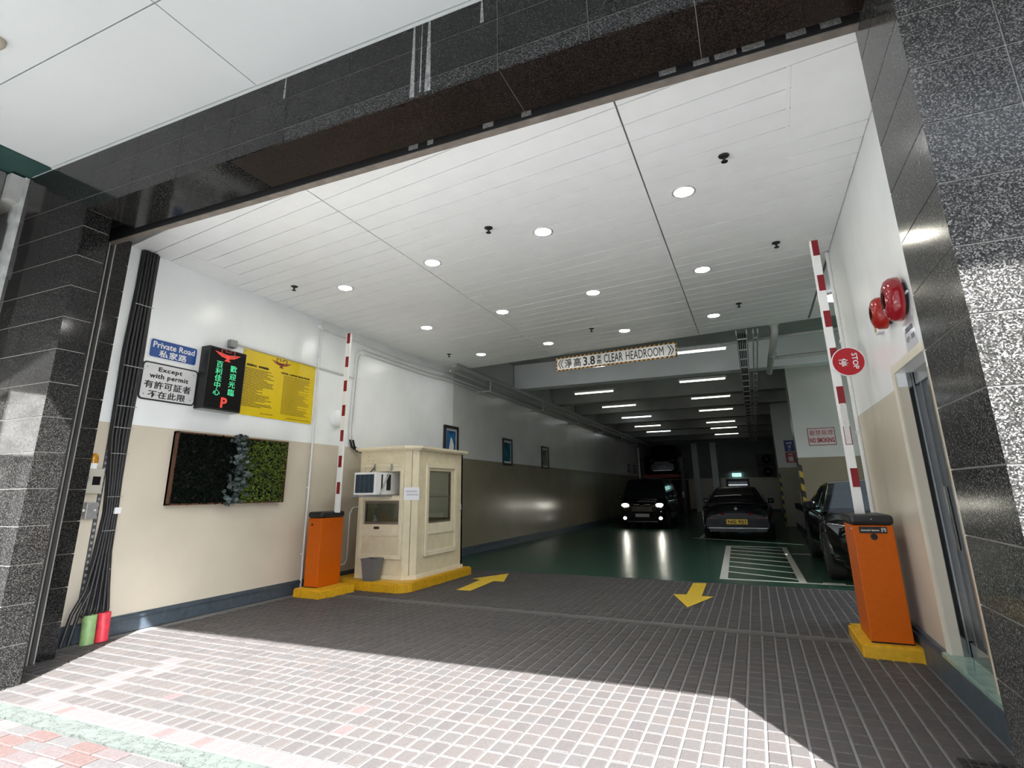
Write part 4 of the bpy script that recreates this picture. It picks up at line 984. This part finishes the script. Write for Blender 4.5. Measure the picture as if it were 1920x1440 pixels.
def guard(label, x, y, w, z0, z1):
    t = thing('corner_guard', label, 'corner guard', (x, y, z0)); g = MB(); n = 12
    for k in range(n):
        a, b = z0 + (z1 - z0) * k / n, z0 + (z1 - z0) * (k + 1) / n; s = -.05
        g.prism([(x, y, a), (x + w, y, max(a + s, z0)), (x + w, y, max(b + s, z0)), (x, y, b)], (0, .012, 0), k % 2)
    g.build('striped_strip', [plain('dull_yellow', (.42, .28, .02), .5), M_ink], t)
guard('yellow and black striped corner guard on the no smoking column', 1.035, 15.485, .08, .02, 1.89)
guard('yellow and black striped corner guard on the second, farther column', .83, 22.485, .06, .02, 1.85)
t = thing('no_smoking_sign', 'white no smoking sign with dark red border on the column', 'sign', (1.64, 15.49, 2.3))
MB().box(1.343, 15.492, 2.315, 1.945, 15.499, 2.74).build('border', plain('maroon_border', (.16, .01, .015), .5, var=0), t); MB().box(1.358, 15.490, 2.33, 1.93, 15.4925, 2.725).build('plate', plain('pinkish_sheet', (.62, .55, .55), .4, var=0), t)
text('嚴禁吸煙', (1.645, 15.488, 2.625), (1, 0, 0), ZD, .52, .125, M_redink, t, spacing=1.1); text('NO SMOKING', (1.645, 15.488, 2.44), (1, 0, 0), ZD, .54, .12, M_redink, t, bold=.03)
t = thing('blue_sign', 'small blue sign on the second column above a red sign', 'sign', (1.3, 22.49, 2.62))
MB().box(1.14, 22.485, 2.60, 1.48, 22.497, 3.00).build('plate', plain('deep_blue', (.01, .02, .22), .4, var=0), t); text('停車', (1.30, 22.483, 2.90), (1, 0, 0), ZD, .20, .10, M_signw, t, bold=.02); text('場', (1.30, 22.483, 2.77), (1, 0, 0), ZD, .10, .10, M_signw, t, bold=.02)
text('P', (1.30, 22.483, 2.66), (1, 0, 0), ZD, .06, .07, M_signw, t)
t = thing('slow_sign', 'small red slow sign on the second column below a blue sign', 'sign', (1.3, 22.49, 2.22))
MB().box(1.14, 22.485, 2.20, 1.48, 22.497, 2.575).build('plate', plain('deep_red', (.26, .008, .012), .4, var=0), t); text('慢', (1.30, 22.483, 2.33), (1, 0, 0), ZD, .19, .19, M_signw, t, bold=.02); text('車輛', (1.30, 22.483, 2.50), (1, 0, 0), ZD, .15, .08, M_signw, t)
# framed pictures on the long wall
for (y0, y1, z0, z1, lab, c) in ((10.02, 10.62, 1.98, 2.69, 'black framed blue picture just above the kiosk roof', (.03, .13, .30)), (13.0, 13.6, 1.97, 2.66, 'black framed teal picture, middle one of the long wall', (.02, .13, .17)), (15.87, 16.49, 1.97, 2.65, 'black framed pale picture beyond the teal one', (.20, .21, .18))):
    t = thing('framed_picture', lab, 'picture', (-5.88, (y0 + y1) / 2, z0), 0, 'framed pictures on the long wall')
    w = .055
    for a in ((y0, z0, y0 + w, z1), (y1 - w, z0, y1, z1), (y0 + w, z0, y1 - w, z0 + w), (y0 + w, z1 - w, y1 - w, z1)): MB().box(-5.88, a[0], a[1], -5.845, a[2], a[3]).build('frame_side', M_black, t)
    MB().box(-5.88, y0 + w, z0 + w, -5.868, y1 - w, z1 - w).build('mount', plain('picture_mount', (.55, .57, .58), .15, var=0), t)
    MB().box(-5.868, y0 + w + .05, z0 + w + .05, -5.866, y1 - w - .05, z1 - w - .05).build('print', plain('print_%d' % int(y0), c, .12, var=.5, scale=5), t)
    if c[2] > .25: MB().prism([(-5.8655, 10.20, 2.10), (-5.8655, 10.40, 2.10), (-5.8655, 10.44, 2.28), (-5.8655, 10.36, 2.42), (-5.8655, 10.30, 2.45)], (.001, 0, 0)).build('white_figure', M_signw, t)
for y0, lab in ((28.5, 'small dark frame far along the long wall, nearer one'), (29.9, 'small dark frame far along the long wall by the car lift')):
    t = thing('wall_frame', lab, 'frame', (-5.88, y0, 2.2)); MB().box(-5.88, y0, 2.2, -5.84, y0 + .65, 2.62).build('frame', M_black, t); MB().box(-5.84, y0 + .06, 2.26, -5.838, y0 + .59, 2.56).build('print', M_dconc, t)
# back wall
d = structure('door_2', MB().box(-1.62, 36.93, 0, -.30, 37.0, 1.92), plain('dark_blue_door', (.02, .025, .05), .4))
MB().box(-1.50, 36.91, 1.0, -.98, 36.93, 1.75).build('glazing', plain('door_glass', (.10, .13, .16), .1), d); MB().box(-.94, 36.91, 1.0, -.42, 36.93, 1.75).build('glazing', plain('door_glass', (.10, .13, .16), .1), d)
MB().box(-1.5, 36.90, 1.52, -.42, 36.91, 1.58).build('door_bar', M_steel, d)
t = thing('exit_sign', 'small lit exit sign glowing over the far door', 'exit sign', (-.97, 36.6, 2.05))
MB().box(-1.22, 36.84, 2.04, -.70, 36.90, 2.24).build('case', emit('exit_glow', (.45, .85, .80), 1.0), t)
text('出口 EXIT', (-.96, 36.837, 2.14), (1, 0, 0), ZD, .42, .11, plain('exit_ink', (.02, .25, .15), .5, var=0), t, bold=.02); MB().box(-1.0, 36.87, 2.24, -.92, 36.90, 2.30).build('stem', M_dpipe, t)
for z, lab in ((2.70, 'upper dark fan unit on the far back wall'), (1.98, 'lower dark fan unit on the far back wall')):
    t = thing('fan_unit', lab, 'fan', (.75, 36.8, z)); MB().box(.25, 36.55, z, 1.22, 37.0, z + .62, bev=.01).build('casing', plain('grimy_enamel', (.10, .10, .095), .6), t)
    MB().lathe((.80, 36.55, z + .31), (0, -1, 0), [(0, .27), (.012, .27), (.015, .05)], 24).build('fan_guard', M_dark, t); MB().lathe((.80, 36.53, z + .31), (0, -1, 0), [(0, .05), (.02, .04)], 12).build('hub', M_dpipe, t)
o = MB().box(-2.05, 36.9, 2.28, .25, 37.0, 2.42).box(-2.05, 36.9, 0, -1.93, 37.0, 2.28).build('door_surround', M_dconc, kind='structure')
pipe('riser_pipe', 'pale vertical pipe on the back wall beside the car lift', [(-2.2, 36.9, .02), (-2.2, 36.9, 4.7)], .06, M_dpipe); pipe('riser_pipe', 'thin vertical pipe at the corner behind the car lift', [(-5.78, 31.2, .02), (-5.78, 31.2, 3.6)], .05, M_pipe)
structure('column', MB().box(-3.45, 36.6, 0, -3.1, 37.0, 4.75).box(-2.35, 36.7, 0, -2.0, 37.0, 4.75), M_white)

# ================================================================== cars
M_car = plain('black_car_paint', (.003, .003, .004), .10, var=0, coat=.3, spec=.3)
M_car2 = plain('graphite_car_paint', (.004, .0045, .006), .26, var=0, coat=.1, spec=.2)
M_cglass = plain('dark_car_glass', (.004, .005, .006), .04, var=0, spec=.35)
M_tyre = plain('tyre_rubber', (.012, .012, .012), .8, var=0); M_rim = plain('dark_alloy', (.10, .10, .11), .3, .9, var=0)
M_chr = plain('bright_chrome', (.75, .76, .78), .08, 1.0, var=0); M_lens = plain('lamp_lens', (.12, .13, .14), .08, var=.3, scale=60)
M_tail = plain('tail_lamp_red', (.12, .004, .008), .15, var=0)
E_head = emit('headlamp_beam', (1.0, .97, .82), 14.0); E_fog = emit('fog_lamp_beam', (1.0, .97, .88), 10.0)
def interp(tab, y):
    if y <= tab[0][0]: return tab[0][1:]
    for a, b in zip(tab, tab[1:]):
        if y <= b[0]:
            f = (y - a[0]) / (b[0] - a[0]); f = f * f * (3 - 2 * f) * .35 + f * .65
            return tuple(p + (q - p) * f for p, q in zip(a[1:], b[1:]))
    return tab[-1][1:]
def car(name, label, cat, loc, rot, prm, paint=M_car):
    """front of the car at local y = 0, tail at y = L; x is the width"""
    t = thing(name, label, cat, loc, rot)
    Lc, low, top, wheels, wr_ = prm['L'], prm['low'], prm['top'], prm['wheels'], prm['wr']
    Wm = prm['W'] / 2
    ys = sorted(set([0, .03, .08, .15, Lc - .15, Lc - .08, Lc - .03, Lc] + [Lc * k / 44 for k in range(45)]))
    def ring_low(y):
        w, zs, cr, zb = interp(low, y)
        for wy in wheels:
            dd = abs(y - wy)
            if dd < wr_ + .07: zb = max(zb, wr_ + math.sqrt(max(0, (wr_ + .07) ** 2 - dd ** 2)))
        zb = min(zb, zs - .12); h = zs - zb
        H = [(0, zb), (w * .80, zb), (w * .97, zb + h * .12), (w, zb + h * .38), (w * .995, zb + h * .62), (w * .965, zs - h * .12), (w * .90, zs - .015), (w * .80, zs + cr * .35), (w * .45, zs + cr * .85), (0, zs + cr)]
        return [(x, y, z) for x, z in H] + [(-x, y, z) for x, z in H[-2:0:-1]]
    b = MB(); V = []; F = []; n = 18
    for y in ys: V += ring_low(y)
    for k in range(len(ys) - 1):
        for i in range(n): F.append([k * n + i, k * n + (i + 1) % n, (k + 1) * n + (i + 1) % n, (k + 1) * n + i])
    b.add(V, F, 0, True); b.add(V[:n], [list(range(n))]); b.add(V[-n:], [list(range(n))])
    b.build('body', paint, t, local=True)
    # greenhouse
    yA, yB, yC, yD, zb, zr, wb, wt = top
    def gh(y, s):
        tab = [(yA, .0), (yA + (yB - yA) * .5, .55), (yB, .94), (yB + (yC - yB) * .45, 1.0), (yC, .95), (yC + (yD - yC) * .5, .56), (yD, .0)]
        hh = max(interp(tab, y)[0], 0.0); ztop = zb + (zr - zb) * hh; wtop = wb + (wt - wb) * hh
        P = [(0, wb, zb - .03), (.42, wtop, zb + (ztop - zb) * .88), (.52, wtop * .95, zb + (ztop - zb) * .97), (.62, wtop * .84, ztop), (1.0, 0, ztop + .035 * hh)]
        for a, c in zip(P, P[1:]):
            if s <= c[0]:
                f = (s - a[0]) / (c[0] - a[0]); return Vector((a[1] + (c[1] - a[1]) * f, y, a[2] + (c[2] - a[2]) * f))
    ss = [0, .2, .42, .47, .52, .57, .62, .75, .88, 1.0]; gy = [yA + (yD - yA) * k / 30 for k in range(31)]
    V = []; F = []; n = len(ss) * 2 - 1
    for y in gy:
        H = [gh(y, s) for s in ss]; V += H + [Vector((-p.x, p.y, p.z)) for p in H[-2::-1]]
    for k in range(30):
        for i in range(n - 1): F.append([k * n + i, k * n + i + 1, (k + 1) * n + i + 1, (k + 1) * n + i])
    MB().add(V, F, 0, True).build('cabin', paint, t, local=True)
    def patch(nm, y0, y1, s0, s1, m, both=False, off=.006, mirror=0):
        b = MB(); NY, NS = 8, 8
        def emit_(sg):
            P = []
            for a in range(NY + 1):
                for c in range(NS + 1):
                    f = c / NS; s = s0 + (s1 - s0) * f
                    ya = y0(s) if callable(y0) else y0; yb = y1(s) if callable(y1) else y1
                    y = ya + (yb - ya) * a / NY; p = gh(y, s)
                    q = gh(min(y + .01, yD), s) - gh(max(y - .01, yA), s); r = gh(y, min(s + .01, 1)) - gh(y, max(s - .01, 0)); nn = r.cross(q)
                    if nn.length > 1e-9: nn.normalize()
                    if nn.z < 0 and abs(nn.z) > .2 or (abs(nn.z) <= .2 and nn.x < 0): nn = -nn
                    p = p + nn * off; P.append((p.x * sg, p.y, p.z))
            b.add(P, [[a * (NS + 1) + c, a * (NS + 1) + c + 1, (a + 1) * (NS + 1) + c + 1, (a + 1) * (NS + 1) + c] for a in range(NY) for c in range(NS)], 0, True)
        if mirror: emit_(mirror)
        else: emit_(1); emit_(-1)
        return b.build(nm, m, t, local=True)
    patch('windscreen', yA + (yB - yA) * .10, yA + (yB - yA) * .93, .50, 1.0, M_cglass)
    patch('rear_window', yC + (yD - yC) * .10, yC + (yD - yC) * .80, .50, 1.0, M_cglass)
    for sg in (1, -1):
        md = (yB + yC) / 2
        patch('side_window', lambda s: yA + (yB - yA) * (.45 + .5 * s / .42), md - .03, .07, .40, M_cglass, mirror=sg)
        patch('side_window', md + .03, lambda s: yD - (yD - yC) * (.55 + .4 * s / .42), .07, .40, M_cglass, mirror=sg)
        mp = gh(yA + (yB - yA) * .42, 0); zz = zb + .03
        MB().box(sg * (mp.x - .02), mp.y - .02, zz - .01, sg * (mp.x + .10), mp.y + .03, zz + .04).box(sg * (mp.x + .05), mp.y - .05, zz - .01, sg * (mp.x + .23), mp.y + .06, zz + .135, bev=.035).build('side_mirror', paint, t, local=True)
        for wy in wheels:
            b = MB(); b.lathe((sg * (Wm - .235), wy, wr_), (sg, 0, 0), [(0, wr_ * .80), (.01, wr_ * .97), (.04, wr_), (.19, wr_), (.22, wr_ * .96), (.235, wr_ * .80), (.225, wr_ * .70)], 28, cap=True)
            wo = b.build('wheel', M_tyre, t, local=True)
            rb_ = MB().lathe((sg * (Wm - .015), wy, wr_), (sg, 0, 0), [(0, wr_ * .14), (.012, wr_ * .12)], 14)
            for k in range(10):
                a = 2 * PI * k / 10; da = .11
                p = lambda r, an: (sg * (Wm - .02), wy + r * math.cos(an), wr_ + r * math.sin(an))
                rb_.prism([p(wr_ * .12, a - .3), p(wr_ * .70, a - da), p(wr_ * .70, a + da), p(wr_ * .12, a + .3)], (sg * .012, 0, 0))
            rb_.build('rim', M_rim, wo, local=True)
    t['_top'] = 0
    del t['_top']
    return t, low
def lamp(t, nm, c, rx, rz, m, yd=-1):
    """an oval lamp face on the nose (yd=-1) or tail (+1)"""
    b = MB(); n = 18; P = []
    for h, k in ((-.05, 1.0), (.012, 1.0), (.022, .7)):
        P += [(c[0] + rx * k * math.cos(2 * PI * i / n), c[1] + yd * h, c[2] + rz * k * math.sin(2 * PI * i / n)) for i in range(n)]
    b.add(P, [[k * n + i, k * n + (i + 1) % n, (k + 1) * n + (i + 1) % n, (k + 1) * n + i] for k in range(2) for i in range(n)] + [[2 * n + i for i in range(n)]], 0, False)
    return b.build(nm, m, t, local=True)
def bar(t, nm, x0, y0, z0, x1, y1, z1, m, bev=.006): return MB().box(x0, y0, z0, x1, y1, z1, bev=bev).build(nm, m, t, local=True)
def plate_text(t, s, c, w, h, m, back):
    me_ = text_mesh(s, .03)
    xs = [v.co.x for v in me_.vertices]; yy = [v.co.y for v in me_.vertices]
    for v in me_.vertices:
        X = (v.co.x - (min(xs) + max(xs)) / 2) / (max(xs) - min(xs)) * w; Z = (v.co.y - (min(yy) + max(yy)) / 2) / (max(yy) - min(yy)) * h
        v.co = Vector((c[0] + (-X if back else X), c[1] + (1 if back else -1) * (.004 + v.co.z * .1), c[2] + Z))
    me_.materials.clear(); me_.materials.append(m); link('plate_lettering', me_, t)
SEDAN = dict(L=4.85, W=1.84, wheels=(.86, 3.78), wr=.335,
    low=[(0, .60, .60, .03, .26), (.04, .70, .68, .03, .22), (.16, .80, .74, .04, .19), (.5, .90, .82, .07, .18), (1.3, .92, .91, .08, .17), (2.4, .92, .93, .02, .17), (3.8, .92, .95, .02, .18), (4.55, .87, .95, .05, .22), (4.78, .80, .88, .04, .26), (4.85, .66, .74, .03, .32)],
    top=(1.30, 2.15, 3.25, 4.35, .93, 1.42, .83, .60))
t, _ = car('sedan', 'dark sedan parked nose-out behind the stop-disc barrier', 'car', (1.77, 9.05, 0), 0, SEDAN)
for s in (1, -1):
    MB().prism([(s * .46, .03, .60), (s * .78, .17, .66), (s * .88, .42, .79), (s * .70, .26, .77), (s * .50, .10, .71)], (0, .10, 0)).build('headlamp', M_lens, t, local=True)
    MB().tube([(s * .50, .075, .715), (s * .70, .22, .785), (s * .87, .42, .805)], .011, 6).build('lamp_trim', M_chr, t, local=True)
    MB().tube([(s * .835, 1.9, .955), (s * .80, 2.1, 1.0), (s * .70, 2.25, 1.22)], .008, 6).build('pillar_trim', M_chr, t, local=True)
    MB().tube([(s * .885, 1.25, .885), (s * .90, 2.4, .935), (s * .885, 3.9, .955)], .008, 6).build('waist_trim', M_chr, t, local=True)
    bar(t, 'fog_lamp', s * .52, -.015, .32, s * .70, .10, .37, M_lens)
bar(t, 'grille', -.38, -.03, .40, .38, .08, .66, M_blk_g); bar(t, 'chin_trim', -.62, -.02, .27, .62, .08, .285, M_chr, .003)
COUPE = dict(L=4.75, W=1.83, wheels=(.85, 3.72), wr=.34,
    low=[(0, .62, .62, .03, .26), (.05, .72, .68, .03, .22), (.2, .82, .74, .04, .18), (.6, .90, .82, .06, .18), (1.3, .915, .88, .06, .17), (2.4, .915, .91, .02, .17), (3.4, .915, .90, .05, .17), (3.9, .905, .87, .09, .19), (4.35, .88, .84, .12, .20), (4.62, .85, .79, .14, .24), (4.71, .82, .68, .14, .24), (4.75, .78, .58, .12, .26)],
    top=(1.35, 2.15, 2.95, 4.55, .86, 1.36, .80, .56))
t, _ = car('coupe', 'dark graphite coupe seen from behind with yellow number plate', 'car', (-.55, 16.15 + 4.75, 0), PI, COUPE, M_car2)
bar(t, 'boot_lip', -.50, 4.55, .925, .50, 4.66, .95, M_car2, .012)
bar(t, 'number_plate', -.26, 4.745, .41, .26, 4.765, .535, plain('plate_yellow', (.62, .40, .02), .35, var=0)); plate_text(t, 'NG 921', (0, 4.765, .472), .44, .085, M_ink, True)
for s in (1, -1):
    MB().prism([(s * .30, 4.74, .64), (s * .80, 4.66, .66), (s * .80, 4.62, .715), (s * .30, 4.74, .69)], (0, .03, 0)).build('tail_lamp', M_tail, t, local=True)
    MB().tube([(s * .79, 2.35, .93), (s * .70, 3.6, 1.17), (s * .80, 4.33, .955)], .009, 6).build('window_trim', M_chr, t, local=True)
    bar(t, 'reflector', s * .48, 4.745, .55, s * .74, 4.758, .565, M_tail, .003)
bar(t, 'bumper_trim', -.72, 4.735, .305, .72, 4.765, .325, M_chr, .004); bar(t, 'rear_diffuser', -.70, 4.70, .22, .70, 4.755, .30, M_blk_g)
MB().lathe((0, 4.70, .80), (0, 1, .2), [(0, .045), (.02, .045), (.022, .035)], 20).build('round_badge', M_rim, t, local=True)
VAN = dict(L=3.75, W=1.66, wheels=(.62, 3.05), wr=.31,
    low=[(0, .64, .62, .03, .24), (.05, .74, .74, .04, .20), (.2, .80, .88, .05, .18), (.6, .83, 1.0, .06, .17), (1.2, .83, 1.02, .02, .17), (3.0, .83, 1.03, .02, .18), (3.6, .80, 1.03, .02, .22), (3.75, .74, 1.0, .02, .28)],
    top=(.42, 1.05, 3.2, 3.74, 1.0, 1.75, .78, .66))
M_dlens = plain('dark_lamp_lens', (.03, .032, .035), .1, var=0)
def van(label, loc, lit):
    t, _ = car('van', label, 'car', loc, 0, VAN)
    for s in (1, -1):
        lamp(t, 'headlamp', (s * .60, .035, .80), .125, .058, E_head if lit else M_dlens)
        lamp(t, 'fog_lamp', (s * .62, .0, .36), .055, .05, E_fog if lit else M_dlens)
        bar(t, 'bonnet_trim', s * .08, -.02, .80, s * .30, .06, .825, M_chr if lit else M_blk_g, .004)
    bar(t, 'grille', -.42, -.02, .56, .42, .06, .76, M_blk_g)
    for z in (.60, .66, .72): bar(t, 'grille_bar', -.36, -.035, z, .36, .02, z + .018, M_chr if lit else M_blk_g, .004)
    bar(t, 'number_plate', -.24, -.045, .40, .24, -.02, .51, plain('plate_white', (.35, .35, .34), .5, var=0))
    bar(t, 'chin_trim', -.52, -.03, .235, .52, .04, .255, M_chr, .004)
    return t
v1 = van('black compact van driving out with headlights on', (-3.75, 20.2, 0), True)
for s in (1, -1):
    sd = bpy.data.lights.new('headlamp_spot', 'SPOT'); sd.energy = 3; sd.spot_size = math.radians(70); sd.spot_blend = .8; sd.shadow_soft_size = .05; sd.color = (1, .97, .86)
    so = bpy.data.objects.new('headlamp_spot', sd); COL.objects.link(so); so.location = (-3.75 + s * .60, 20.10, .80); so.rotation_euler = Vector((0, -1, -.10)).to_track_quat('-Z', 'Y').to_euler()
v2 = van('black compact van raised on the red car lift', (-4.72, 32.4, 2.12), False)
# car lift
t = thing('car_lift', 'dark red two-post car lift at the far end of the garage', 'car lift', (-4.7, 34, 0))
M_lift = plain('lift_red', (.11, .010, .010), .5, var=.1)
MB().box(-5.72, 31.95, 2.0, -3.78, 36.6, 2.10).build('platform', M_lift, t); MB().box(-5.72, 31.90, 1.96, -3.78, 31.96, 2.14).build('front_edge', plain('lift_edge_red', (.30, .012, .012), .5), t)
for x in (-5.74, -3.62): MB().box(x - .07, 32.0, 0, x + .10, 32.3, 3.05).build('post', M_black, t); MB().box(x - .10, 31.9, 0, x + .15, 32.5, .03).build('foot_plate', M_dark, t)
MB().box(-5.70, 36.4, .05, -3.80, 36.5, 1.9).build('rear_panel', plain('lift_back_red', (.12, .03, .025), .6), t)
MB().box(-3.70, 31.97, .9, -3.60, 31.999, 1.2).build('lift_label', M_signw, t)
# dark stacked store behind the wall end
t = thing('storage_rack', 'dark storage rack in the shadowy side bay', 'rack', (4.6, 14, 0))
for x in (4.0, 5.6):
    for y in (13.6, 14.4): MB().box(x - .03, y - .03, 0, x + .03, y + .03, 2.8).build('upright', M_dark, t)
for z in (.3, 1.1, 1.9, 2.7): MB().box(3.97, 13.57, z, 5.63, 14.43, z + .04).build('shelf', M_dark, t)
